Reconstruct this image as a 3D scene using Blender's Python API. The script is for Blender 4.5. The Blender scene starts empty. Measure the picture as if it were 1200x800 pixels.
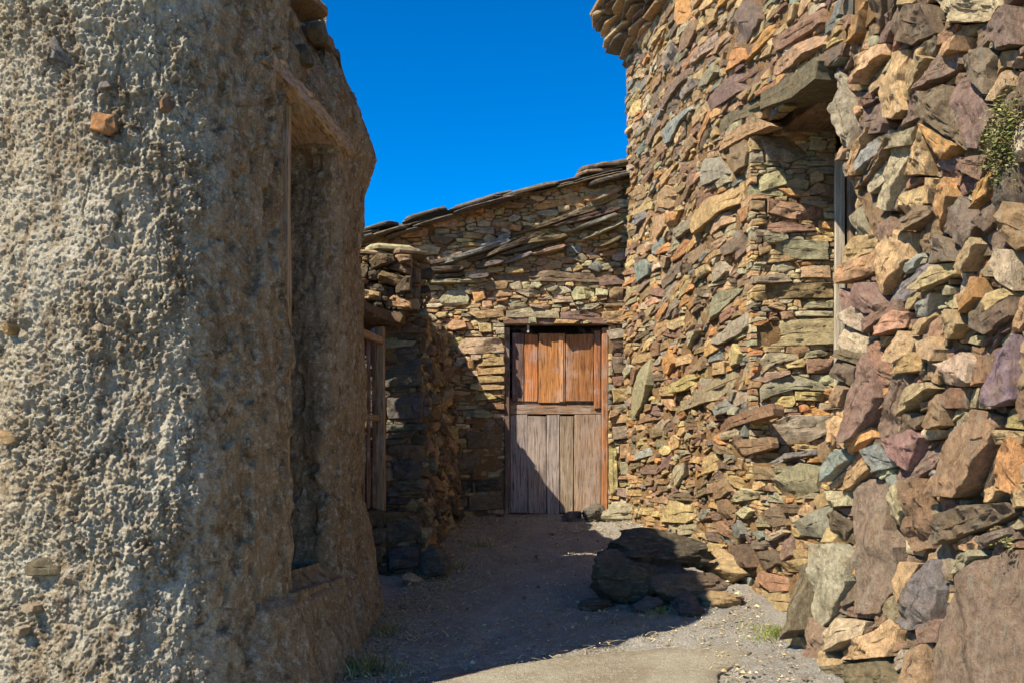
import bpy, math, random
import numpy as np
from mathutils import Vector, noise as mnoise

random.seed(7)
rng = np.random.default_rng(7)
scene = bpy.context.scene
R = math.radians

# ------------------------------------------------------------------ camera
E = 1.51                       # eye height
F = 1200.0                     # focal length in photograph pixels
HZ = 540.0                     # row of the horizon
cam_d = bpy.data.cameras.new('camera')
cam = bpy.data.objects.new('camera', cam_d)
scene.collection.objects.link(cam)
cam.location = (0, 0, E)
cam.rotation_euler = (R(90), 0, 0)
cam_d.sensor_width = 36.0
cam_d.lens = 36.0
cam_d.shift_y = 140 / 1200
cam_d.clip_end = 2000
scene.camera = cam

# ------------------------------------------------------------------ sky and sun
SUN_H = Vector((0.785, 0.62))          # where the light travels, on the ground
SUN_H.normalize()
SUN_T = 1.10                           # tangent of the elevation
EL = math.atan(SUN_T)
world = bpy.data.worlds.new('World')
scene.world = world
world.use_nodes = True
wn = world.node_tree
wn.nodes.clear()
sky = wn.nodes.new('ShaderNodeTexSky')
sky.sky_type = 'NISHITA'
sky.sun_disc = False
sky.sun_elevation = EL
sky.sun_rotation = math.atan2(-SUN_H.x, -SUN_H.y)
sky.altitude = 1500
sky.air_density = 1.0
sky.dust_density = 0.6
sky.ozone_density = 3.0
hsv = wn.nodes.new('ShaderNodeHueSaturation')
hsv.inputs['Saturation'].default_value = 1.5
hsv.inputs['Value'].default_value = 0.385
bg = wn.nodes.new('ShaderNodeBackground')
bg.inputs['Strength'].default_value = 0.15
wo = wn.nodes.new('ShaderNodeOutputWorld')
gam = wn.nodes.new('ShaderNodeGamma')
gam.inputs['Gamma'].default_value = 1.35
wn.links.new(sky.outputs[0], gam.inputs['Color'])
wn.links.new(gam.outputs[0], hsv.inputs['Color'])
wn.links.new(hsv.outputs[0], bg.inputs['Color'])
wn.links.new(bg.outputs[0], wo.inputs['Surface'])

sun_d = bpy.data.lights.new('sun', 'SUN')
sun_d.energy = 4.3
sun_d.angle = R(0.5)
sun_d.color = (1.0, 0.91, 0.76)
sun = bpy.data.objects.new('sun', sun_d)
scene.collection.objects.link(sun)
sv = Vector((SUN_H.x * math.cos(EL), SUN_H.y * math.cos(EL), -math.sin(EL)))
sun.rotation_euler = sv.to_track_quat('-Z', 'Y').to_euler()
sun.location = (-6, -4, 9)

scene.view_settings.view_transform = 'Standard'
scene.view_settings.look = 'None'
scene.view_settings.gamma = 1
scene.view_settings.use_curve_mapping = False
scene.view_settings.exposure = 1.1
scene.cycles.max_bounces = 12
scene.cycles.diffuse_bounces = 8
scene.render.resolution_x = 1024
scene.render.resolution_y = 682

# ------------------------------------------------------------------ numpy noise
def _hash(ix, iy, iz, seed):
    h = (ix.astype(np.uint32) * np.uint32(374761393) + iy.astype(np.uint32) * np.uint32(668265263)
         + iz.astype(np.uint32) * np.uint32(2147483647) + np.uint32((seed * 974711 + 13) & 0xffffffff))
    h = (h ^ (h >> np.uint32(13))) * np.uint32(1274126177)
    h = (h ^ (h >> np.uint32(16))) * np.uint32(2246822519)
    h = h ^ (h >> np.uint32(15))
    return h.astype(np.float64) / 4294967295.0 * 2 - 1

def vnoise(x, y, z, seed=0):
    xi = np.floor(x); yi = np.floor(y); zi = np.floor(z)
    fx = x - xi; fy = y - yi; fz = z - zi
    xi = xi.astype(np.int64); yi = yi.astype(np.int64); zi = zi.astype(np.int64)
    wx = fx * fx * fx * (fx * (fx * 6 - 15) + 10)
    wy = fy * fy * fy * (fy * (fy * 6 - 15) + 10)
    wz = fz * fz * fz * (fz * (fz * 6 - 15) + 10)
    out = 0
    for dx in (0, 1):
        for dy in (0, 1):
            for dz in (0, 1):
                w = (wx if dx else 1 - wx) * (wy if dy else 1 - wy) * (wz if dz else 1 - wz)
                out = out + w * _hash(xi + dx, yi + dy, zi + dz, seed)
    return out

def fbm(x, y, z, octaves=4, seed=0, gain=0.5):
    a = 1.0; s = 0; t = 0
    for o in range(octaves):
        s = s + a * vnoise(x * 2 ** o + 17.3 * o, y * 2 ** o + 5.1 * o, z * 2 ** o + 9.7 * o, seed + o)
        t += a; a *= gain
    return s / t

def sm(a, b, x):
    t = np.clip((x - a) / (b - a), 0, 1)
    return t * t * (3 - 2 * t)

# ------------------------------------------------------------------ colours and materials
def lin(c, k=1.0):
    out = []
    for v in c:
        v = v / 255.0
        v = v / 12.92 if v <= 0.04045 else ((v + 0.055) / 1.055) ** 2.4
        out.append(v * k)
    return tuple(out)

PAL = {k: np.array(lin(v)) for k, v in dict(
    T=(176, 142, 98), O=(196, 132, 66), Y=(188, 160, 104), P=(128, 102, 92), G=(150, 146, 122),
    B=(118, 132, 132), R=(148, 112, 84), K=(112, 96, 78), L=(176, 164, 134), V=(112, 104, 116),
    D=(84, 76, 68), S=(92, 92, 92)).items()}
_mid = np.array(lin((156, 134, 100)))
PAL = {k: v * 0.6 + _mid * (v.mean() / _mid.mean()) * 0.40 for k, v in PAL.items()}

def new_mat(name):
    m = bpy.data.materials.new(name)
    m.use_nodes = True
    nt = m.node_tree
    nt.nodes.clear()
    out = nt.nodes.new('ShaderNodeOutputMaterial')
    b = nt.nodes.new('ShaderNodeBsdfPrincipled')
    b.inputs['Roughness'].default_value = 0.9
    b.inputs['Specular IOR Level'].default_value = 0.25
    nt.links.new(b.outputs[0], out.inputs[0])
    return m, nt, b

class NT:
    def __init__(s, nt): s.nt = nt
    def n(s, t, **kw):
        x = s.nt.nodes.new(t)
        for k, v in kw.items(): setattr(x, k, v)
        return x
    def l(s, a, b): s.nt.links.new(a, b)
    def pos(s, scale=(1, 1, 1)):
        g = s.n('ShaderNodeNewGeometry'); m = s.n('ShaderNodeMapping')
        m.inputs['Scale'].default_value = scale
        s.l(g.outputs['Position'], m.inputs['Vector'])
        return m.outputs[0]
    def noise(s, vec, scale, detail=4, rough=0.6):
        x = s.n('ShaderNodeTexNoise')
        x.inputs['Scale'].default_value = scale; x.inputs['Detail'].default_value = detail
        x.inputs['Roughness'].default_value = rough
        s.l(vec, x.inputs['Vector'])
        return x.outputs['Fac']
    def ramp(s, fac, a, b, ca=0.0, cb=1.0):
        r = s.n('ShaderNodeMapRange')
        r.inputs['From Min'].default_value = a; r.inputs['From Max'].default_value = b
        r.inputs['To Min'].default_value = ca; r.inputs['To Max'].default_value = cb
        s.l(fac, r.inputs['Value'])
        return r.outputs[0]
    def mix(s, fac, a, b, blend='MIX'):
        m = s.n('ShaderNodeMix', data_type='RGBA', blend_type=blend)
        for i, v in ((0, fac), (6, a), (7, b)):
            if isinstance(v, (int, float)): m.inputs[i].default_value = v
            elif isinstance(v, tuple): m.inputs[i].default_value = (*v[:3], 1)
            else: s.l(v, m.inputs[i])
        return m.outputs[2]
    def gray(s, v):
        c = s.n('ShaderNodeCombineColor')
        for i in range(3): s.l(v, c.inputs[i])
        return c.outputs[0]
    def math(s, op, a, b):
        m = s.n('ShaderNodeMath', operation=op)
        for i, v in ((0, a), (1, b)):
            if isinstance(v, (int, float)): m.inputs[i].default_value = v
            else: s.l(v, m.inputs[i])
        return m.outputs[0]
    def bump(s, h, strength, dist, prev=None):
        b = s.n('ShaderNodeBump')
        b.inputs['Strength'].default_value = strength; b.inputs['Distance'].default_value = dist
        s.l(h, b.inputs['Height'])
        if prev is not None: s.l(prev, b.inputs['Normal'])
        return b.outputs[0]

def stone_material(name, stretch, bumpd, lichen=0.35, rust=0.35):
    m, nt, b = new_mat(name)
    k = NT(nt)
    at = k.n('ShaderNodeAttribute', attribute_name='col')
    p = k.pos(); ps = k.pos(stretch)
    n1 = k.noise(p, 24, 7, 0.72)
    c = k.mix(1.0, at.outputs['Color'], k.gray(k.ramp(n1, 0.34, 0.66, 0.72, 1.72)), 'MULTIPLY')
    n2 = k.noise(p, 8, 6, 0.7)
    c = k.mix(k.ramp(n2, 0.52, 0.66, 0, rust), c, lin((172, 134, 90)))
    n3 = k.noise(ps, 13, 6, 0.75)
    c = k.mix(k.ramp(n3, 0.53, 0.64, 0, lichen), c, lin((166, 160, 136)))
    n6 = k.noise(ps, 5, 6, 0.75)
    c = k.mix(k.ramp(n6, 0.54, 0.64, 0, 0.35), c, lin((122, 104, 84)))
    n5 = k.noise(p, 70, 4, 0.65)
    c = k.mix(k.ramp(n5, 0.56, 0.66, 0, 0.45), c, lin((92, 76, 60)))
    n4 = k.noise(ps, 42, 7, 0.78)
    h = k.math('ADD', k.math('MULTIPLY', n1, 0.8), k.math('MULTIPLY', n4, 0.9))
    nb = k.bump(h, 1.0, bumpd)
    k.l(c, b.inputs['Base Color']); k.l(nb, b.inputs['Normal'])
    b.inputs['Roughness'].default_value = 0.88
    return m

M_BED = stone_material('slate_masonry', (1, 1, 5), 0.03, 0.45, 0.3)
M_RUB = stone_material('slate_rubble', (2.6, 2.6, 0.55), 0.035, 0.6, 0.35)
M_SLATE = stone_material('roof_slate', (1, 1, 4), 0.012, 0.4, 0.1)

def earth_material(name, c1, c2, c3, bumpd=0.02, sc=1.0):
    m, nt, b = new_mat(name)
    k = NT(nt); p = k.pos()
    n1 = k.noise(p, 3.2 * sc, 6, 0.65); n2 = k.noise(p, 30 * sc, 6, 0.75); n3 = k.noise(p, 120 * sc, 4, 0.7)
    c = k.mix(k.ramp(n1, 0.38, 0.62), c1, c2)
    c = k.mix(k.ramp(n2, 0.5, 0.72), c, c3)
    c = k.mix(1.0, c, k.gray(k.ramp(n3, 0.25, 0.75, 0.68, 1.32)), 'MULTIPLY')
    h = k.math('ADD', k.math('MULTIPLY', n2, 1.0), k.math('MULTIPLY', n3, 0.45))
    k.l(c, b.inputs['Base Color']); k.l(k.bump(h, 1.0, bumpd), b.inputs['Normal'])
    b.inputs['Roughness'].default_value = 0.97
    b.inputs['Specular IOR Level'].default_value = 0.1
    return m

M_MORTAR = earth_material('earth_mortar', lin((172, 138, 96)), lin((150, 118, 82)), lin((190, 158, 114)), 0.04, 1.6)
def adobe_material():
    m, nt, b = new_mat('mud_render')
    k = NT(nt); p = k.pos()
    n1 = k.noise(p, 2.6, 7, 0.7); n2 = k.noise(p, 28, 7, 0.75); n3 = k.noise(p, 110, 4, 0.7); n4 = k.noise(k.pos((9, 9, 2.2)), 1.0, 6, 0.72); n5 = k.noise(p, 11, 6, 0.72)
    at = k.n('ShaderNodeAttribute', attribute_name='coat')
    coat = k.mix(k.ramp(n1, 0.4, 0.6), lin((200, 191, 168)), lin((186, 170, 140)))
    mud = k.mix(k.ramp(n1, 0.4, 0.6), lin((172, 150, 118)), lin((154, 128, 94)))  # bare mud, toned darker and browner to paint in the shaded side
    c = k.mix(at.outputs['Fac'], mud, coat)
    c = k.mix(k.ramp(n4, 0.48, 0.6, 0, 0.75), c, lin((134, 110, 78)))
    c = k.mix(k.ramp(n5, 0.52, 0.62, 0, 0.75), c, lin((100, 82, 60)))
    c = k.mix(k.ramp(n2, 0.5, 0.64, 0, 0.7), c, lin((208, 198, 174)))
    c = k.mix(1.0, c, k.gray(k.ramp(n3, 0.32, 0.68, 0.72, 1.28)), 'MULTIPLY')
    h = k.math('ADD', k.math('MULTIPLY', n2, 1.0), k.math('MULTIPLY', n3, 0.5))
    k.l(c, b.inputs['Base Color']); k.l(k.bump(h, 1.0, 0.03), b.inputs['Normal'])
    b.inputs['Roughness'].default_value = 0.97
    b.inputs['Specular IOR Level'].default_value = 0.1
    return m
M_ADOBE = adobe_material()
M_GROUND = earth_material('dirt', lin((208, 200, 184)), lin((184, 175, 158)), lin((224, 215, 198)), 0.08, 0.8)
M_CEMENT = earth_material('worn_cement', lin((186, 176, 152)), lin((160, 146, 122)), lin((200, 190, 168)), 0.03, 1.0)
M_GRAVEL = stone_material('gravel', (1, 1, 1), 0.003, 0.2, 0.1)

def wood_material(name, ax, rough_bump=0.006):
    m, nt, b = new_mat(name)
    k = NT(nt)
    at = k.n('ShaderNodeAttribute', attribute_name='col')
    st = [28, 28, 28]; st[ax] = 1.6
    p = k.pos(tuple(st)); q = k.pos()
    g = k.noise(p, 2.2, 6, 0.7); w = k.noise(q, 5.0, 6, 0.7)
    st2 = [60, 60, 60]; st2[ax] = 4
    f = k.noise(k.pos(tuple(st2)), 1.5, 4, 0.6)
    c = k.mix(1.0, at.outputs['Color'], k.gray(k.ramp(g, 0.32, 0.68, 0.5, 1.45)), 'MULTIPLY')
    c = k.mix(k.ramp(w, 0.5, 0.62, 0, 0.5), c, lin((166, 150, 138)))
    c = k.mix(k.ramp(f, 0.54, 0.66, 0, 0.75), c, lin((52, 40, 32)))
    k.l(c, b.inputs['Base Color'])
    k.l(k.bump(k.math('ADD', g, k.math('MULTIPLY', f, -0.6)), 0.8, rough_bump), b.inputs['Normal'])
    b.inputs['Roughness'].default_value = 0.8
    return m
M_WOODZ = wood_material('weathered_wood_upright', 2)
M_WOODX = wood_material('weathered_wood_crosswise', 0)
M_WOODY = wood_material('weathered_wood_lengthwise', 1)

def flat_attr_material(name, rough=0.8, trans=0.0):
    m, nt, b = new_mat(name)
    k = NT(nt)
    at = k.n('ShaderNodeAttribute', attribute_name='col')
    n = k.noise(k.pos(), 30, 3, 0.6)
    k.l(k.mix(1.0, at.outputs['Color'], k.gray(k.ramp(n, 0.3, 0.7, 0.7, 1.3)), 'MULTIPLY'), b.inputs['Base Color'])
    b.inputs['Roughness'].default_value = rough
    return m
M_LEAF = flat_attr_material('leaf', 0.6)
M_STRAW = flat_attr_material('straw', 0.8)

# ------------------------------------------------------------------ object helpers
COL = scene.collection
def empty(name, loc=(0, 0, 0)):
    o = bpy.data.objects.new(name, None)
    o.location = loc
    o.empty_display_size = 0.2
    COL.objects.link(o)
    return o

def tag(o, label=None, cat=None, group=None, kind=None):
    if label: o['label'] = label
    if cat: o['category'] = cat
    if group: o['group'] = group
    if kind: o['kind'] = kind
    return o

class MB:
    def __init__(s): s.v = []; s.f = []; s.c = []; s.n = 0
    def add(s, verts, faces, col):
        b = s.n
        s.v.extend(tuple(x) for x in verts)
        s.f.extend([tuple(i + b for i in f) for f in faces])
        s.c.extend([tuple(col)] * len(verts))
        s.n += len(verts)
    def build(s, name, mat, parent=None, smooth=None):
        return mesh_obj(name, s.v, s.f, s.c, mat, parent, smooth)

def mesh_obj(name, v, f, c, mat, parent=None, smooth=None):
    me = bpy.data.meshes.new(name)
    if parent is not None and parent.location.length > 0:
        pl = parent.location
        v = [(a[0] - pl[0], a[1] - pl[1], a[2] - pl[2]) for a in v]
    me.from_pydata([tuple(x) for x in v], [], f)
    if c is not None:
        a = me.color_attributes.new('col', 'FLOAT_COLOR', 'POINT')
        arr = np.ones((len(v), 4), dtype=np.float32)
        arr[:, :3] = np.array(c, dtype=np.float32)
        a.data.foreach_set('color', arr.ravel())
    if smooth is not None:
        me.polygons.foreach_set('use_smooth', [True] * len(me.polygons))
        if smooth < 180: me.set_sharp_from_angle(angle=R(smooth))
    me.materials.append(mat)
    me.update()
    o = bpy.data.objects.new(name, me)
    COL.objects.link(o)
    if parent is not None: o.parent = parent
    return o

def grid_obj(name, P, mat, parent=None, keep=None, smooth=True):
    """P: (nu, nv, 3) array of points; keep: (nu-1, nv-1) mask of faces"""
    nu, nv = P.shape[:2]
    me = bpy.data.meshes.new(name)
    pts = P.reshape(-1, 3).astype(np.float32)
    if parent is not None: pts = pts - np.array(parent.location, dtype=np.float32)
    idx = np.arange(nu * nv).reshape(nu, nv)
    q = np.stack([idx[:-1, :-1], idx[1:, :-1], idx[1:, 1:], idx[:-1, 1:]], -1).reshape(-1, 4)
    if keep is not None: q = q[keep.ravel()]
    me.vertices.add(len(pts)); me.vertices.foreach_set('co', pts.ravel())
    me.loops.add(q.size); me.loops.foreach_set('vertex_index', q.ravel().astype(np.int32))
    me.polygons.add(len(q))
    me.polygons.foreach_set('loop_start', (np.arange(len(q)) * 4).astype(np.int32))
    me.polygons.foreach_set('use_smooth', np.full(len(q), smooth))
    me.update(calc_edges=True); me.validate()
    me.materials.append(mat)
    o = bpy.data.objects.new(name, me)
    COL.objects.link(o)
    if parent is not None: o.parent = parent
    return o

def jit_col(c, k=0.16):
    c = np.array(c)
    m = c.mean()
    d = 1 + rng.normal(0, k)
    t = rng.normal(0, 0.05, 3)
    return np.clip(c * max(0.5, d) * (1 + t), 0.02, 0.75)

# ------------------------------------------------------------------ walls and stones
def ray(px, py):
    return np.array([(px - 600) / F, 1.0, (HZ - py) / F])
CAMP = np.array([0, 0, E])
def project(p):
    p = np.asarray(p, float)
    y = max(p[1], 0.05)
    return 600 + p[0] / y * F, HZ - (p[2] - E) / y * F

class Wall:
    def __init__(s, a, b, lean=0.0, bulge=None):
        """a, b: (x, y) ends of the foot line seen left to right; the face looks to its right-hand side, i.e. to the viewer"""
        a = np.array(a, float); b = np.array(b, float)
        d = (b - a); s.L = float(np.hypot(*d)); d = d / s.L
        s.O = np.array([a[0], a[1], 0.0])
        s.u = np.array([d[0], d[1], 0.0])
        nh = np.array([d[1], -d[0], 0.0])
        v = np.array([0, 0, 1.0]) - nh * lean
        s.v = v                               # not unit: v is measured as height
        s.n = nh
        s.bulge = bulge or (lambda u, v: 0.0)
    def at(s, u, v, d=0.0):
        return s.O + u * s.u + v * s.v + (d + s.bulge(u, v)) * s.n
    def uv(s, px, py):
        r = ray(px, py)
        nn = np.cross(s.u, s.v)
        t = np.dot(s.O - CAMP, nn) / np.dot(r, nn)
        p = CAMP + t * r - s.O
        v = p[2]
        u = np.dot(p - v * s.v, s.u)
        return u, v

def hull(pts):
    pts = sorted(set(map(tuple, pts)))
    if len(pts) < 3: return pts
    def half(ps):
        h = []
        for p in ps:
            while len(h) > 1 and (h[-1][0] - h[-2][0]) * (p[1] - h[-2][1]) - (h[-1][1] - h[-2][1]) * (p[0] - h[-2][0]) <= 0: h.pop()
            h.append(p)
        return h
    return half(pts)[:-1] + half(pts[::-1])[:-1]

def simplify(poly, tol):
    """drop hull points that bend the outline less than tol, keeping at least four"""
    p = [tuple(q) for q in poly]
    while len(p) > 4:
        best = None
        for i in range(len(p)):
            a, b, c = p[i - 1], p[i], p[(i + 1) % len(p)]
            L = math.hypot(c[0] - a[0], c[1] - a[1]) + 1e-9
            d = abs((c[0] - a[0]) * (a[1] - b[1]) - (a[0] - b[0]) * (c[1] - a[1])) / L
            if best is None or d < best[0]: best = (d, i)
        if best[0] > tol: break
        p.pop(best[1])
    return p

def poly_area(p):
    p = np.asarray(p); x, y = p[:, 0], p[:, 1]
    return 0.5 * np.sum(x * np.roll(y, -1) - np.roll(x, -1) * y)

def resample(poly, m):
    p = np.asarray(poly, float)
    if poly_area(p) < 0: p = p[::-1]
    q = np.vstack([p, p[:1]])
    seg = np.hypot(*(q[1:] - q[:-1]).T)
    cum = np.concatenate([[0], np.cumsum(seg)])
    # keep corners: sample evenly but snap nearest sample to each corner
    t = np.linspace(0, cum[-1], m, endpoint=False) + 1e-6
    for c in cum[:-1]:
        i = int(np.argmin(np.abs(t - c))); t[i] = c
    t = np.unique(t)
    return np.stack([np.interp(t, cum, q[:, 0]), np.interp(t, cum, q[:, 1])], 1)

def in_poly(poly, X, Y):
    p = np.asarray(poly); inside = np.zeros(X.shape, bool)
    j = len(p) - 1
    for i in range(len(p)):
        xi, yi = p[i]; xj, yj = p[j]
        if yi != yj:
            c = ((yi > Y) != (yj > Y)) & (X < (xj - xi) * (Y - yi) / (yj - yi) + xi)
            inside ^= c
        j = i
    return inside

def stone_geo(wall, poly, h, depth, ds, tilt, facets, chamfer, seed, rough=0.06, ns=1.0, cut=0.045, terr=1.0):
    """one irregular stone set in a wall: back rim, side, arris, faceted front"""
    rr = random.Random(seed)
    p0 = np.asarray(poly, float)
    per = np.sum(np.hypot(*(np.roll(p0, -1, 0) - p0).T))
    m = int(np.clip(per / ds, 7, 72))
    p = resample(p0, m)
    m = len(p)
    c = p.mean(0)
    size = math.sqrt(abs(poly_area(p)) + 1e-9)
    # ragged outline
    rel = p - c
    rad = np.hypot(*rel.T) + 1e-9
    jitter = np.array([mnoise.noise(Vector((q[0] * 14 / (size * 8 + .3), q[1] * 14 / (size * 8 + .3), seed * 1.37))) for q in p])
    jitter += np.array([rr.uniform(-.5, .5) for _ in p]) * .7
    p = c + rel * (1 + jitter * rough)[:, None]
    planes = [(h, rr.gauss(0, tilt), rr.gauss(0, tilt))]
    for _ in range(facets):
        a = rr.uniform(0, 2 * math.pi); s = rr.uniform(0.25, 0.8)
        planes.append((h + size * rr.uniform(0.02, 0.22) * s, math.cos(a) * s, math.sin(a) * s))
    ch = min(chamfer, size * 0.15)
    # long axis of the outline; inner rings shrink towards it, not to a point
    rel = p - c
    cov = rel.T @ rel
    w_, vec = np.linalg.eigh(cov)
    ax = vec[:, 1]
    half = max(np.abs(rel @ ax).max() - np.abs(rel @ vec[:, 0]).max(), 0) * 0.85
    spine = c + np.clip(rel @ ax, -half, half)[:, None] * ax[None, :]
    def front(q):
        r = q - c
        d = min(pl[0] + pl[1] * r[0] + pl[2] * r[1] for pl in planes)
        f = 9.0 * ns / max(size * 3, 0.12)
        nz = mnoise.noise(Vector((q[0] * f, q[1] * f * 1.4, seed * .71)))
        nz2 = mnoise.noise(Vector((q[0] * f * 3.1, q[1] * f * 4.4, seed * .31)))
        st = min(0.012, size * .07)
        ter = st * math.floor(2.6 * mnoise.noise(Vector((q[0] * f * .8 + 7, q[1] * f * 1.1, seed * .53))) + .5)
        return max(d, h - cut) + (nz * 0.035 + nz2 * 0.03) * min(size, 0.2) + ter * terr
    nr = 2 if m < 16 else (3 if m < 28 else (4 if m < 44 else 6))
    rings = []
    bk = c + (p - c) * 0.92
    rings.append([(q[0], q[1], -depth) for q in bk])
    rings.append([(q[0], q[1], front(q) - ch * rr.uniform(.5, 1.8)) for q in p])
    ins = 1 - ch / max(size * 0.55, ch * 2)
    for k in range(nr):
        s = ins * (1 - k / nr)
        if k: s *= 1 + rr.uniform(-.06, .06)
        rk = spine + (p - spine) * s
        rings.append([(q[0], q[1], front(q)) for q in rk])
    verts = []
    for rg in rings: verts += [wall.at(*q) for q in rg]
    mid = spine + (p - spine) * (ins / nr * .3)
    rings.append([(q[0], q[1], front(q)) for q in mid]); verts += [wall.at(*q) for q in rings[-1]]
    faces = []
    for k in range(len(rings) - 1):
        for i in range(m):
            j = (i + 1) % m
            faces.append((k * m + i, k * m + j, (k + 1) * m + j, (k + 1) * m + i))
    last = (len(rings) - 1) * m
    faces.append(tuple(range(last, last + m)))
    faces.append(tuple(range(m - 1, -1, -1)))
    return verts, faces

def rock_poly(L, H, ang, rr):
    n = rr.choice([4, 5, 5, 6, 6, 7])
    a0 = rr.uniform(0, 6.28)
    pts = []
    for i in range(n):
        a = a0 + (i + rr.uniform(-.28, .28)) * 2 * math.pi / n
        ca, sa = math.cos(a), math.sin(a)
        e = 0.62
        x = math.copysign(abs(ca) ** e, ca) * L / 2; y = math.copysign(abs(sa) ** e, sa) * H / 2
        pts.append((x * math.cos(ang) - y * math.sin(ang), x * math.sin(ang) + y * math.cos(ang)))
    return pts

def fill_wall(wall, u0, u1, v0, v1, res, allowed, keys, classes, palette, angle, seed, grow=3, min_cells=3):
    """keys: list of (uv polygon, colour). Returns list of (poly, colour, iskey)"""
    rr = random.Random(seed)
    nu = int((u1 - u0) / res); nv = int((v1 - v0) / res)
    U, V = np.meshgrid(u0 + (np.arange(nu) + .5) * res, v0 + (np.arange(nv) + .5) * res, indexing='ij')
    lab = np.where(allowed(U, V), 0, -1).astype(np.int32)
    out = []
    nid = 0
    keyset = {}
    def window(poly):
        p = np.asarray(poly)
        a = max(0, int((p[:, 0].min() - u0) / res)); b = min(nu, int((p[:, 0].max() - u0) / res) + 2)
        c = max(0, int((p[:, 1].min() - v0) / res)); d = min(nv, int((p[:, 1].max() - v0) / res) + 2)
        return a, b, c, d
    for poly, col in keys:
        nid += 1
        keyset[nid] = (poly, col)
        a, b, c, d = window(poly)
        if b <= a or d <= c: continue
        msk = in_poly(poly, U[a:b, c:d], V[a:b, c:d])
        sub = lab[a:b, c:d]; sub[msk] = nid
    cols = {}
    names = list(palette); wts = [palette[k] for k in names]
    for (L, H, tries, tol) in classes:
        for _ in range(tries):
            uu = rr.uniform(u0, u1); vv = rr.uniform(v0, v1)
            i = min(nu - 1, int((uu - u0) / res)); j = min(nv - 1, int((vv - v0) / res))
            if lab[i, j] != 0: continue
            l = L * rr.uniform(.65, 1.5); hh = H * rr.uniform(.65, 1.45)
            poly = [(x + uu, y + vv) for x, y in rock_poly(l, hh, angle(uu, vv, rr), rr)]
            a, b, c, d = window(poly)
            if b <= a or d <= c: continue
            msk = in_poly(poly, U[a:b, c:d], V[a:b, c:d])
            tot = msk.sum()
            if tot < 1: continue
            sub = lab[a:b, c:d]
            free = msk & (sub == 0)
            if free.sum() < tot * tol: continue
            nid += 1
            sub[free] = nid
            cols[nid] = rr.choices(names, wts)[0]
    for it in range(grow):
        for ax, sh in random.Random(seed + it).sample([(0, 1), (0, -1), (1, 1), (1, -1)], 4):
            r = np.roll(lab, sh, ax)
            if ax == 0: r[0 if sh == 1 else -1, :] = 0
            else: r[:, 0 if sh == 1 else -1] = 0
            e = (lab == 0) & (r > 0) & ~np.isin(r, list(keyset) or [-9])
            lab[e] = r[e]
    flat = lab.ravel()
    order = np.argsort(flat, kind='stable'); fl = flat[order]
    st = np.searchsorted(fl, np.arange(1, nid + 2))
    for k in range(1, nid + 1):
        if k in keyset:
            out.append((keyset[k][0], keyset[k][1], True)); continue
        idx = order[st[k - 1]:st[k]]
        if len(idx) < min_cells: continue
        ii = idx // nv; jj = idx % nv
        uu = u0 + ii * res; vv = v0 + jj * res
        e = res * 0.12
        corners = np.concatenate([np.stack([uu + a, vv + b], 1) for a in (e, res - e) for b in (e, res - e)])
        hp = hull(corners.round(5))
        if len(hp) < 3: continue
        hp = simplify(hp, max(res * .6, math.sqrt(abs(poly_area(hp))) * .13))
        out.append((hp, cols[k], False))
    return out

def build_stones(wall, stones, parent, mat, name='stone', limit=300, hr=(0.0, 0.03), depth=0.07, ds=0.035, tilt=0.10,
                 facets=1, chamfer=0.01, minpx=9, rough=0.06, rubble='rubble', special=None, smooth=24, colk=0.16, hsize=0.08, terr=1.0, gain=1.0, keyh=0.0, gap=0.002, sink=0.0):
    rec = []
    for i, (poly, col, key) in enumerate(stones):
        P = np.array([project(wall.at(u, v)) for u, v in poly])
        w = np.ptp(P[:, 0]); h = np.ptp(P[:, 1])
        c = P.mean(0)
        vis = -20 < c[0] < 1220 and -20 < c[1] < 820
        px = abs(poly_area(P))
        rec.append((vis and max(w, h) >= minpx, px + (1e6 if key else 0), i))
    good = sorted([r for r in rec if r[0]], key=lambda r: -r[1])[:limit]
    ids = {r[2] for r in good}
    rest = MB()
    cnt = 0
    for i, (poly, col, key) in enumerate(stones):
        base = PAL[col] if isinstance(col, str) else np.array(col)
        cc = np.clip(jit_col(base, colk * (0.5 if key else 1)) * gain, .02, .8)
        h = random.uniform(*hr)
        h *= min(1.0, math.sqrt(abs(poly_area(poly))) / hsize)
        if key: h = max(h, hr[0] + 0.7 * (hr[1] - hr[0])) + keyh
        dp = depth
        if special and i in special: h, dp = special[i]
        A = math.sqrt(abs(poly_area(poly)))
        q = np.asarray(poly, float); qc = q.mean(0); poly = qc + (q - qc) * (1 - min(.2, gap * 2 / max(A, .01)))
        if A < .09 and not key: h -= sink
        big = i in ids
        v, f = stone_geo(wall, poly, h, dp, ds if big else ds * 1.5, tilt, facets, chamfer, i + 1000 * hash_name(name, parent), rough, terr=terr)
        if big:
            mesh_obj(name, v, f, [cc] * len(v), mat, parent, smooth); cnt += 1
        else:
            rest.add(v, f, cc)
    if rest.n:
        o = rest.build(rubble, mat, parent, smooth)
        o['kind'] = 'stuff'
    return cnt

_hn = {}
def hash_name(a, p):
    k = (a, p.name if p else '')
    _hn.setdefault(k, len(_hn) + 1)
    return _hn[k]

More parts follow.
